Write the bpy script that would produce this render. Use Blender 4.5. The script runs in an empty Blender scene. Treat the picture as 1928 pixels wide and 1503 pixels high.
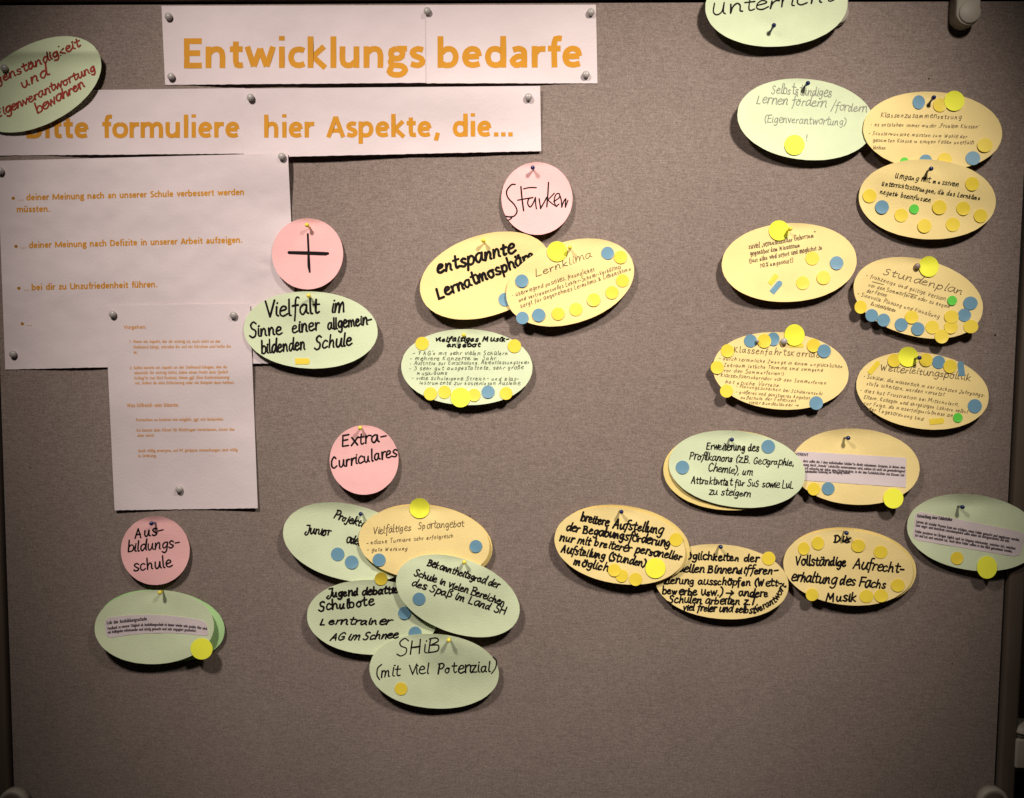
import bpy, bmesh, math, random
from mathutils import Vector, Matrix, noise

# ------------------------------------------------------------------ camera
SC = bpy.context.scene
COL = SC.collection
W, H_, F = 1928.0, 1503.0, 1500.0          # photograph size and focal length in its pixels
D = 1.125                                   # metres from lens to board
PITCH, YAW, ROLL = math.radians(3.7), math.radians(1.6), math.radians(-0.46)
O = Vector((0, 0, 1.30))
fwd = Vector((-math.sin(YAW) * math.cos(PITCH), math.cos(YAW) * math.cos(PITCH), -math.sin(PITCH)))
rt0 = fwd.cross(Vector((0, 0, 1))).normalized()
up0 = rt0.cross(fwd).normalized()
rt = rt0 * math.cos(ROLL) - up0 * math.sin(ROLL)
up = up0 * math.cos(ROLL) + rt0 * math.sin(ROLL)
CAMLOC = O - fwd * D
cd = bpy.data.cameras.new('camera'); cam = bpy.data.objects.new('camera', cd); COL.objects.link(cam)
m = Matrix.Identity(4)
for i in range(3):
    m[i][0] = rt[i]; m[i][1] = up[i]; m[i][2] = -fwd[i]; m[i][3] = CAMLOC[i]
cam.matrix_world = m
cd.sensor_width = 36.0; cd.lens = 36.0 * F / W
cd.clip_start = 0.05; cd.clip_end = 50
SC.camera = cam
SC.render.resolution_x = 1024; SC.render.resolution_y = 798
SC.view_settings.view_transform = 'Standard'; SC.view_settings.look = 'None'
SC.view_settings.exposure = 0.0; SC.view_settings.gamma = 1.0

# ------------------------------------------------------------------ light: dim room, two ceiling spots in front of the board
wd = bpy.data.worlds.new('World'); SC.world = wd; wd.use_nodes = True
bg = wd.node_tree.nodes['Background']
bg.inputs[0].default_value = (1.0, 0.86, 0.74, 1); bg.inputs[1].default_value = 0.007

def spot(name, loc, target, power, size, blend, radius, col):
    l = bpy.data.lights.new(name, 'SPOT'); l.energy = power; l.spot_size = math.radians(size)
    l.spot_blend = blend; l.shadow_soft_size = radius; l.color = col
    o = bpy.data.objects.new(name, l); COL.objects.link(o); o.location = loc
    o.rotation_euler = (Vector(target) - Vector(loc)).to_track_quat('-Z', 'Y').to_euler()
    return o
spot('ceiling_spot_right', (0.66, -1.10, 2.40), (0.21, 0, 1.405), 115, 47.78, 1.0, 0.085, (1.0, 0.92, 0.81))
spot('ceiling_spot_left', (-0.62, -1.10, 2.40), (-0.165, 0, 1.32), 92, 56.95, 1.0, 0.09, (1.0, 0.91, 0.82))

def P3(x, y, d=0.0):
    """point seen at photograph position (x, y), d metres in front of the board face (the plane y = 0)"""
    v = fwd + rt * ((x - W / 2) / F) - up * ((y - H_ / 2) / F)
    return CAMLOC + v * ((-d - CAMLOC.y) / v.y)

# ------------------------------------------------------------------ materials
def mat(name, base, rough=0.7, spec=0.3, bump=0.0, bscale=400.0, var=0.0, vscale=30.0, coat=0.0, sub=0.0):
    mt = bpy.data.materials.new(name); mt.use_nodes = True
    nt = mt.node_tree; b = nt.nodes['Principled BSDF']
    b.inputs['Roughness'].default_value = rough
    b.inputs['Specular IOR Level'].default_value = spec
    b.inputs['Coat Weight'].default_value = coat
    b.inputs['Base Color'].default_value = (*base, 1)
    tc = nt.nodes.new('ShaderNodeTexCoord')
    if var:
        n = nt.nodes.new('ShaderNodeTexNoise'); n.inputs['Scale'].default_value = vscale; n.inputs['Detail'].default_value = 5
        nt.links.new(tc.outputs['Object'], n.inputs['Vector'])
        mr = nt.nodes.new('ShaderNodeMapRange'); mr.inputs[1].default_value = .25; mr.inputs[2].default_value = .75
        mr.inputs[3].default_value = 1 - var; mr.inputs[4].default_value = 1 + var
        nt.links.new(n.outputs['Fac'], mr.inputs[0])
        mx = nt.nodes.new('ShaderNodeVectorMath'); mx.operation = 'SCALE'; mx.inputs[0].default_value = base
        nt.links.new(mr.outputs[0], mx.inputs['Scale']); nt.links.new(mx.outputs[0], b.inputs['Base Color'])
    if bump:
        n2 = nt.nodes.new('ShaderNodeTexNoise'); n2.inputs['Scale'].default_value = bscale; n2.inputs['Detail'].default_value = 4
        nt.links.new(tc.outputs['Object'], n2.inputs['Vector'])
        bp = nt.nodes.new('ShaderNodeBump'); bp.inputs['Strength'].default_value = bump; bp.inputs['Distance'].default_value = .001
        nt.links.new(n2.outputs['Fac'], bp.inputs['Height']); nt.links.new(bp.outputs[0], b.inputs['Normal'])
    return mt

def fabric():
    """woven felt cloth: horizontal slubs, fine crossing threads and faint mottling"""
    mt = bpy.data.materials.new('woven_board_cloth'); mt.use_nodes = True
    nt = mt.node_tree; b = nt.nodes['Principled BSDF']; L = nt.links
    b.inputs['Roughness'].default_value = .95; b.inputs['Specular IOR Level'].default_value = .1
    b.inputs['Sheen Weight'].default_value = .15; b.inputs['Sheen Roughness'].default_value = .6
    tc = nt.nodes.new('ShaderNodeTexCoord')
    def nz(sc, scale, detail=3, rough=.6):
        mp = nt.nodes.new('ShaderNodeMapping'); mp.inputs['Scale'].default_value = sc
        L.new(tc.outputs['Object'], mp.inputs['Vector'])
        n = nt.nodes.new('ShaderNodeTexNoise'); n.inputs['Scale'].default_value = scale
        n.inputs['Detail'].default_value = detail; n.inputs['Roughness'].default_value = rough
        L.new(mp.outputs[0], n.inputs['Vector']); return n.outputs['Fac']
    slub = nz((1, 1, 5.5), 85, 4, .7); warp = nz((5, 1, 1), 150, 2); grain = nz((1, 1, 1.3), 520, 2, .8); blot = nz((1, 1, 1), 5, 3)
    def mul(s, k):
        a = nt.nodes.new('ShaderNodeMath'); a.operation = 'MULTIPLY_ADD'; a.inputs[1].default_value = k; a.inputs[2].default_value = -.5 * k
        L.new(s, a.inputs[0]); return a.outputs[0]
    def add(p, q):
        a = nt.nodes.new('ShaderNodeMath'); a.operation = 'ADD'; L.new(p, a.inputs[0])
        if isinstance(q, float): a.inputs[1].default_value = q
        else: L.new(q, a.inputs[1])
        return a.outputs[0]
    tot = add(add(add(mul(slub, .7), mul(warp, .35)), add(mul(grain, 1.25), mul(blot, .22))), .5)
    cr = nt.nodes.new('ShaderNodeValToRGB'); e = cr.color_ramp.elements
    e[0].position = .12; e[0].color = (.141, .100, .088, 1); e[1].position = .88; e[1].color = (.358, .282, .250, 1)
    m_ = cr.color_ramp.elements.new(.5); m_.color = (.244, .186, .163, 1)
    L.new(tot, cr.inputs[0]); L.new(cr.outputs[0], b.inputs['Base Color'])
    bp = nt.nodes.new('ShaderNodeBump'); bp.inputs['Strength'].default_value = .32; bp.inputs['Distance'].default_value = .001
    L.new(tot, bp.inputs['Height']); L.new(bp.outputs[0], b.inputs['Normal'])
    return mt

M = {
 'fabric': fabric(),
 'white': mat('white_copy_paper', (.73, .62, .635), .85, .2, .25, 300, .025, 25),
 'green': mat('pale_green_card', (.69, .765, .51), .8, .25, .3, 500, .03, 60),
 'mint': mat('bright_green_card', (.50, .76, .36), .8, .25, .3, 500, .03, 60),
 'yellow': mat('yellow_card', (.94, .735, .325), .8, .25, .3, 500, .03, 60),
 'amber': mat('dark_yellow_card', (.88, .68, .25), .8, .25, .3, 500, .03, 60),
 'pink': mat('pink_card', (.90, .49, .485), .8, .25, .3, 500, .03, 60),
 'sy': mat('golden_yellow_sticker', (.90, .68, .06), .45, .4, .1, 400, .02, 80),
 'sb': mat('blue_sticker', (.16, .32, .44), .45, .4, .1, 400, .02, 80),
 'sg': mat('green_sticker', (.12, .66, .06), .5, .4),
 'sn': mat('lemon_yellow_sticker', (1.0, 1.0, .075), .6, .2),
 'ink': mat('black_marker_ink', (.010, .007, .008), .8, .12),
 'red': mat('red_marker_ink', (.36, .035, .02), .55, .3),
 'pen': mat('dark_brown_pen_ink', (.17, .11, .06), .6, .2),
 'pencil': mat('grey_pencil_lead', (.21, .21, .15), .55, .4),
 'greyink': mat('faded_grey_pen_ink', (.12, .115, .075), .6, .2),
 'orange': mat('orange_print', (.63, .275, .022), .75, .2, 0, 1, .08, 14),
 'tan': mat('faded_orange_print', (.66, .33, .14), .8, .2),
 'print': mat('black_print', (.10, .075, .085), .8, .2),
 'pw': mat('pale_grey_pin_plastic', (.42, .38, .36), .32, .5),
 'pp': mat('brown_pin_plastic', (.30, .215, .19), .35, .5),
 'pb': mat('navy_blue_pin_plastic', (.008, .018, .10), .18, .6),
 'py': mat('yellow_pin_plastic', (.88, .72, .07), .25, .5),
 'steel': mat('pin_steel', (.5, .48, .45), .3, .5),
 'rail': mat('taupe_lacquered_rail', (.115, .085, .065), .55, .35, .1, 200, .08, 12),
 'gap': mat('black_gap_shade_and_tube', (.012, .009, .008), .8, .2),  # near-black: shade of open gaps as colour, also the dark stand tube
 'grey': mat('grey_moulded_plastic', (.36, .32, .265), .55, .4, .1, 200, .05, 20),
 'wall': mat('cream_woodchip_wall', (.50, .42, .30), .9, .15, .9, 260, .08, 60),
 'hole': mat('pin_hole_shadow', (.03, .022, .02), 1, 0),
}

# ------------------------------------------------------------------ object helpers
def build(name, verts, faces, material, parent=None, origin=None, smooth=True):
    """ONE mesh object; verts are world points, origin its base point"""
    if origin is None:
        n = len(verts); origin = Vector((sum(v[0] for v in verts) / n, sum(v[1] for v in verts) / n, sum(v[2] for v in verts) / n))
    me = bpy.data.meshes.new(name)
    me.from_pydata([(v[0] - origin[0], v[1] - origin[1], v[2] - origin[2]) for v in verts], [], faces)
    me.materials.append(M[material]); me.update()
    if smooth: me.polygons.foreach_set('use_smooth', [True] * len(me.polygons))
    o = bpy.data.objects.new(name, me); COL.objects.link(o)
    o['wo'] = list(origin)
    if parent is None: o.location = origin
    else:
        o.parent = parent; po = parent['wo']
        o.location = (origin[0] - po[0], origin[1] - po[1], origin[2] - po[2])
    return o

def empty(name, loc):
    o = bpy.data.objects.new(name, None); COL.objects.link(o); o.location = loc; o['wo'] = list(loc); o.empty_display_size = .01
    return o

def tag(o, label, cat, group=None):
    o['label'] = label; o['category'] = cat
    if group: o['group'] = group
    return o

def box(x0, x1, y0, y1, z0, z1, bev=0.0):
    bm = bmesh.new(); bmesh.ops.create_cube(bm, size=1)
    for v in bm.verts:
        v.co = Vector(((x0 + x1) / 2 + v.co.x * (x1 - x0), (y0 + y1) / 2 + v.co.y * (y1 - y0), (z0 + z1) / 2 + v.co.z * (z1 - z0)))
    if bev: bmesh.ops.bevel(bm, geom=bm.edges[:], offset=bev, segments=3, affect='EDGES', profile=.5)
    bm.verts.ensure_lookup_table()
    vs = [v.co.copy() for v in bm.verts]; fs = [[v.index for v in f.verts] for f in bm.faces]
    bm.verts.index_update(); fs = [[v.index for v in f.verts] for f in bm.faces]; bm.free()
    return vs, fs

# ------------------------------------------------------------------ sheets: every card and paper is a surface floating H(x, y) metres off the board
def smax(a, b, k=.0009):
    d = (a - b) / k
    if d > 30: return a
    if d < -30: return b
    return b + k * math.log1p(math.exp(d))

SHEETS = []
class Sheet:
    def __init__(s, name, cx, cy, a, b, th, pin, mt, h0=.0012, lift=.011, top=.0028, side=.004, tilt=0.0, seed=0, skew=0.0, ex=2.06):
        s.kind = 'oval'; s.cx, s.cy, s.a, s.b, s.th = cx, cy, a, b, math.radians(th)
        s.pin = pin; s.mt = mt; s.h0, s.lift, s.top, s.side, s.tilt, s.seed, s.skew, s.ex = h0, lift, top, side, tilt, seed, skew, ex
        s.under = list(SHEETS); SHEETS.append(s); s.name = name; s.cache = {}
    def inside(s, x, y):
        """1 well inside, 0 outside a band round the edge"""
        c, n = math.cos(s.th), math.sin(s.th); dx, dy = x - s.cx, y - s.cy
        u, v = (dx * c + dy * n) / s.a, (-dx * n + dy * c) / s.b
        r = math.hypot(u, v)
        return max(0.0, min(1.0, (1.13 - r) / .10))
    def own(s, x, y):
        px, py = s.pin; dv = (y - py) / (2 * s.b); du = (x - px) / s.a
        h = s.h0 + (s.lift * dv * abs(dv) ** .75 if dv > 0 else s.top * min(1.5, (-dv / .14)) ** 2)
        h += s.side * du * du + s.tilt * du + s.skew * du * dv
        n = noise.noise(Vector((x / 90.0, y / 70.0, s.seed * 7.3))); r2 = (x - px) ** 2 + (y - py) ** 2
        h += .0022 * n * (1 - math.exp(-r2 / 2500.0))
        rr = math.sqrt(r2)
        h += .0012 * (1 - math.exp(-r2 / 500.0))
        # small creases fanning out below the pin
        an = math.atan2(y - py, x - px)
        h += .0005 * math.sin(an * 3 + s.seed) * math.exp(-((rr - 30) / 22.0) ** 2)
        return max(h, .0007 + .0003 * du * du)
    def prepare(s):
        """how far each sheet below lifts this one: a few broad, stiff bumps"""
        s.lifts = []
        for q in s.under:
            if abs(s.cx - q.cx) > s.a + q.a + 4 or abs(s.cy - q.cy) > max(s.a * .6, s.b) + max(q.a * .6, q.b) + 4: continue
            st = 11 if (s.kind == 'oval' and q.kind == 'oval') else 15
            y = s.cy - s.b * 1.3
            while y < s.cy + s.b * 1.3:
                x = s.cx - s.a
                while x < s.cx + s.a:
                    if s.inside(x, y) > .2 and q.inside(x, y) > .25:
                        n_ = q.H(x, y) + .0018 - s.own(x, y)
                        if n_ > 0: s.lifts.append((x, y, n_))
                    x += st
                y += st
        s.lifts.sort(key=lambda t: -t[2]); keep = []
        for t in s.lifts:      # drop the samples already covered by a higher neighbour
            if all(t[2] > k_[2] * math.exp(-((t[0] - k_[0]) ** 2 + (t[1] - k_[1]) ** 2) / s.sg) * .999 for k_ in keep): keep.append(t)
        s.lifts = keep
    sg = 2 * 48.0 ** 2
    lifts = None
    def H(s, x, y):
        k = (round(x * 16), round(y * 16)); v = s.cache.get(k)
        if v is not None: return v
        if s.lifts is None: s.prepare()
        h = s.own(x, y)
        if s.lifts:
            K = .0007; tot = 1.0
            for (px, py, n_) in s.lifts:
                tot += math.exp(n_ * math.exp(-((x - px) ** 2 + (y - py) ** 2) / s.sg) / K) - 1
            h += K * math.log(tot)
        s.cache[k] = h
        return h
    def grid(s):
        nr, nt = 22, 96; pts = [(s.cx, s.cy)]; c, n = math.cos(s.th), math.sin(s.th); R = random.Random(s.seed)
        jag = [1 + R.uniform(-.0022, .0022) for _ in range(nt)]
        for i in range(1, nr + 1):
            r = (i / nr) ** .85
            for j in range(nt):
                t = 2 * math.pi * j / nt; ct, st = math.cos(t), math.sin(t)
                e = 2 / s.ex
                u = math.copysign(abs(ct) ** e, ct); v = math.copysign(abs(st) ** e, st)
                q = r * (jag[j] if i == nr else 1)
                du, dv = s.a * q * u, s.b * q * v
                pts.append((s.cx + du * c - dv * n, s.cy + du * n + dv * c))
        F_ = [(0, 1 + (j + 1) % nt, 1 + j) for j in range(nt)]
        for i in range(nr - 1):
            for j in range(nt):
                p, q = 1 + i * nt + j, 1 + i * nt + (j + 1) % nt
                F_.append((p, q, q + nt, p + nt))
        rim = [1 + (nr - 1) * nt + j for j in range(nt)]
        return pts, F_, rim
    def make(s, name, parent=None, thick=.0003):
        pts, F_, rim = s.grid(); n = len(pts)
        vs = [P3(x, y, s.H(x, y)) for x, y in pts]; vs += [v + Vector((0, thick, 0)) for v in vs]
        fs = [tuple(f) for f in F_] + [tuple(n + i for i in reversed(f)) for f in F_]
        k = len(rim); m0 = len(vs); vs += [vs[i] for i in rim] + [vs[i + n] for i in rim]
        fs += [(m0 + (j + 1) % k, m0 + j, m0 + k + j, m0 + k + (j + 1) % k) for j in range(k)]
        s.obj = build(name, vs, fs, s.mt, parent, P3(s.pin[0], s.pin[1], 0) if parent is None else None)
        return s.obj

class Quad(Sheet):
    """rectangular paper: four corners TL TR BR BL in photograph pixels, pinned at several points"""
    def __init__(s, name, q, pins, mt, amp=.004, h0=.0008, seed=0, nu=60, nv=40, rnd=0.0, wr=1.0, host=None, edge=0.0):
        s.kind = 'quad'; s.q = q; s.pins = pins; s.mt = mt; s.amp, s.h0, s.seed, s.nu, s.nv, s.rnd, s.wr, s.host, s.edge = amp, h0, seed, nu, nv, rnd, wr, host, edge
        s.cx = sum(p[0] for p in q) / 4; s.cy = sum(p[1] for p in q) / 4
        s.a = max(abs(p[0] - s.cx) for p in q); s.b = max(abs(p[1] - s.cy) for p in q)
        s.under = list(SHEETS) if host is None else []
        if host is None: SHEETS.append(s)
        s.name = name; s.cache = {}; s.pin = (s.cx, s.cy)
    def inside(s, x, y):
        d = 1e9
        for i in range(4):
            (x0, y0), (x1, y1) = s.q[i], s.q[(i + 1) % 4]
            l = math.hypot(x1 - x0, y1 - y0)
            d = min(d, ((x1 - x0) * (y - y0) - (y1 - y0) * (x - x0)) / l)
        return max(0.0, min(1.0, (d + 14) / 10))
    def own(s, x, y):
        if s.host: return s.host.H(x, y) + .0004 + (.0007 * max(0, noise.noise(Vector((x / 22, y / 14, s.seed)))) if s.edge else 0)
        f = 1.0
        for (px, py) in s.pins:
            f *= 1 - math.exp(-((x - px) ** 2 + (y - py) ** 2) / 9000.0)
        nn = .5 + noise.noise(Vector((x / 150.0, y / 120.0, s.seed * 3.1)))
        h = s.h0 + s.amp * f * max(0.05, nn)
        v = (y - s.cy) / s.b
        h += s.edge * f * (max(0, v) ** 2 + .5 * max(0, -v) ** 4)
        h += s.wr * .00045 * noise.noise(Vector((x / 38.0, y / 30.0, s.seed))) * min(1, f * 2)
        h += s.wr * .00016 * noise.noise(Vector((x / 14.0, y / 12.0, s.seed + 9)))
        if s.seed == 3:   # the big sheet's dent and crease near its right edge
            h -= .0012 * math.exp(-((x - 500) / 9) ** 2 - ((y - 497) / 7) ** 2)
            h += .0010 * math.exp(-((x + (y - 420) * .55 - 545) / 10) ** 2) * math.exp(-((y - 450) / 70) ** 2)
        return max(h, .0005)
    def grid(s):
        nu, nv = s.nu, s.nv; pts = []; R = random.Random(s.seed)
        je = [R.uniform(-.35, .35) for _ in range(nu + 1)]
        for j in range(nv + 1):
            v = j / nv
            for i in range(nu + 1):
                u = i / nu
                uu, vv = u, v
                if s.rnd:
                    # pull corners in for cut round corners
                    du, dv = abs(u - .5) * 2, abs(v - .5) * 2
                    k = max(0, dv - (1 - s.rnd)) / s.rnd
                    uu = .5 + (u - .5) * (1 - s.rnd * s.b / s.a * 1.0 * (1 - math.sqrt(max(0, 1 - k * k))))
                x = (s.q[0][0] * (1 - uu) + s.q[1][0] * uu) * (1 - vv) + (s.q[3][0] * (1 - uu) + s.q[2][0] * uu) * vv
                y = (s.q[0][1] * (1 - uu) + s.q[1][1] * uu) * (1 - vv) + (s.q[3][1] * (1 - uu) + s.q[2][1] * uu) * vv
                y -= s.bend * (1 - (2 * uu - 1) ** 2)
                if j == nv and not s.host: y += je[i]
                pts.append((x, y))
        n = nu + 1
        F_ = [(j * n + i, (j + 1) * n + i, (j + 1) * n + i + 1, j * n + i + 1) for j in range(nv) for i in range(nu)]
        rim = [i for i in range(n)] + [j * n + nu for j in range(1, nv + 1)] + [nv * n + i for i in range(nu - 1, -1, -1)] + [j * n for j in range(nv - 1, 0, -1)]
        return pts, F_, rim[::-1]
    bend = 0.0

# ------------------------------------------------------------------ writing
def smooth(pts, step):
    """pts: [(x, y, corner)]; Catmull-Rom between corners"""
    out = []; seg = []
    def flush(sg):
        if len(sg) == 1: return [sg[0]]
        if len(sg) == 2: return [sg[0], sg[1]]
        r = []; P = [(2 * sg[0][0] - sg[1][0], 2 * sg[0][1] - sg[1][1])] + sg + [(2 * sg[-1][0] - sg[-2][0], 2 * sg[-1][1] - sg[-2][1])]
        for i in range(1, len(P) - 2):
            p0, p1, p2, p3 = P[i - 1:i + 3]; n = max(2, min(8, int(math.hypot(p2[0] - p1[0], p2[1] - p1[1]) / step + 1)))
            for k in range(n):
                t = k / n; r.append(tuple(.5 * (2 * p1[c] + (p2[c] - p0[c]) * t + (2 * p0[c] - 5 * p1[c] + 4 * p2[c] - p3[c]) * t * t + (3 * p1[c] - p0[c] - 3 * p2[c] + p3[c]) * t ** 3) for c in (0, 1)))
        r.append(sg[-1]); return r
    for i, (x, y, c) in enumerate(pts):
        seg.append((x, y))
        if (c and len(seg) > 1) or i == len(pts) - 1:
            r = flush(seg); out += r if not out else r[1:]; seg = [(x, y)]
    return out

class Ink:
    """ribbons of ink lying on a sheet, joined into one mesh"""
    def __init__(s, sheet, off=.00016): s.sh = sheet; s.v = []; s.f = []; s.k = 0; s.off = off
    def ribbon(s, pts, w, cap=True, wob=0.0, R=None):
        p = [pts[0]]
        for q in pts[1:]:
            if math.hypot(q[0] - p[-1][0], q[1] - p[-1][1]) > .12: p.append(q)
        if len(p) == 1: p.append((p[0][0] + .3, p[0][1] + .1))
        for i in range(1, len(p) - 1):          # a hairpin turn is two strokes
            ax, ay, bx, by = p[i][0] - p[i - 1][0], p[i][1] - p[i - 1][1], p[i + 1][0] - p[i][0], p[i + 1][1] - p[i][1]
            if ax * bx + ay * by < -.15 * math.hypot(ax, ay) * math.hypot(bx, by):
                s.ribbon(p[:i + 1], w, cap, wob, R); s.ribbon(p[i:], w, cap, wob, R); return
        n = len(p); s.k = (s.k + 1) % 11; off = s.off + s.k * 7e-6
        b = len(s.v); H = s.sh.H; wl = 1.0
        def put(x, y): s.v.append(P3(x, y, H(x, y) + off))
        for i in range(n):
            a, c = p[max(0, i - 1)], p[min(n - 1, i + 1)]; q = p[i]
            d1 = (q[0] - a[0], q[1] - a[1]) if i else (c[0] - q[0], c[1] - q[1]); d2 = (c[0] - q[0], c[1] - q[1]) if i < n - 1 else d1
            l1, l2 = math.hypot(*d1) or 1, math.hypot(*d2) or 1
            t1 = (d1[0] / l1, d1[1] / l1); t2 = (d2[0] / l2, d2[1] / l2)
            tx, ty = t1[0] + t2[0], t1[1] + t2[1]; l = math.hypot(tx, ty)
            if l < .25: tx, ty, l = t1[0], t1[1], 1.0
            tx, ty = tx / l, ty / l; cs = max(.72, tx * t1[0] + ty * t1[1])
            if R and i % 3 == 0: wl = wl * .5 + .5 * (1 + R.uniform(-wob, wob))
            hw = w / 2 * wl / cs
            put(q[0] + ty * hw, q[1] - tx * hw); put(q[0] - ty * hw, q[1] + tx * hw)
        s.f += [(b + 2 * i, b + 2 * i + 1, b + 2 * i + 3, b + 2 * i + 2) for i in range(n - 1)]
        if cap and w > 1.2:
            for e, q0, q1 in ((0, p[0], p[1]), (n - 1, p[-1], p[-2])):
                l = math.hypot(q0[0] - q1[0], q0[1] - q1[1]) or 1; tx, ty = (q0[0] - q1[0]) / l, (q0[1] - q1[1]) / l
                m0 = len(s.v); sg = [3, 2, 1] if True else []
                for k in range(1, 5):
                    an = math.pi * k / 5
                    # from left side round the tip to the right side
                    cx, cy = math.cos(an), math.sin(an)
                    put(q0[0] + (ty * cx + tx * cy) * w / 2, q0[1] + (-tx * cx + ty * cy) * w / 2)
                i0, i1 = b + 2 * e, b + 2 * e + 1
                if e == 0: i0, i1 = i1, i0
                s.f.append((i0, m0, m0 + 1, m0 + 2, m0 + 3, i1))
    def done(s, name, material, parent):
        if not s.v: return None
        return build(name, s.v, s.f, material, parent, smooth=True)

def glyphs(src):
    g = {}
    for ln in src.strip('\n').split('\n'):
        ln = ln.strip()
        if not ln: continue
        ch, adv, body = ln.split(' ', 2)
        st = []
        for part in body.split('|'):
            st.append([(float(t.rstrip('!').split(',')[0]), float(t.rstrip('!').split(',')[1]), t.endswith('!')) for t in part.split()])
        g[ch] = (float(adv), st)
    return g
def accent(g, dots):
    for a, b in (('ä', 'a'), ('ö', 'o'), ('ü', 'u'), ('Ü', 'U')):
        ad, st = g[b]; up_ = 5.5 if b == 'U' else 0; g[a] = (ad, st + [[(x + (1 if b == 'U' else 0), y + up_, False) for x, y in d] for d in dots])

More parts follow.
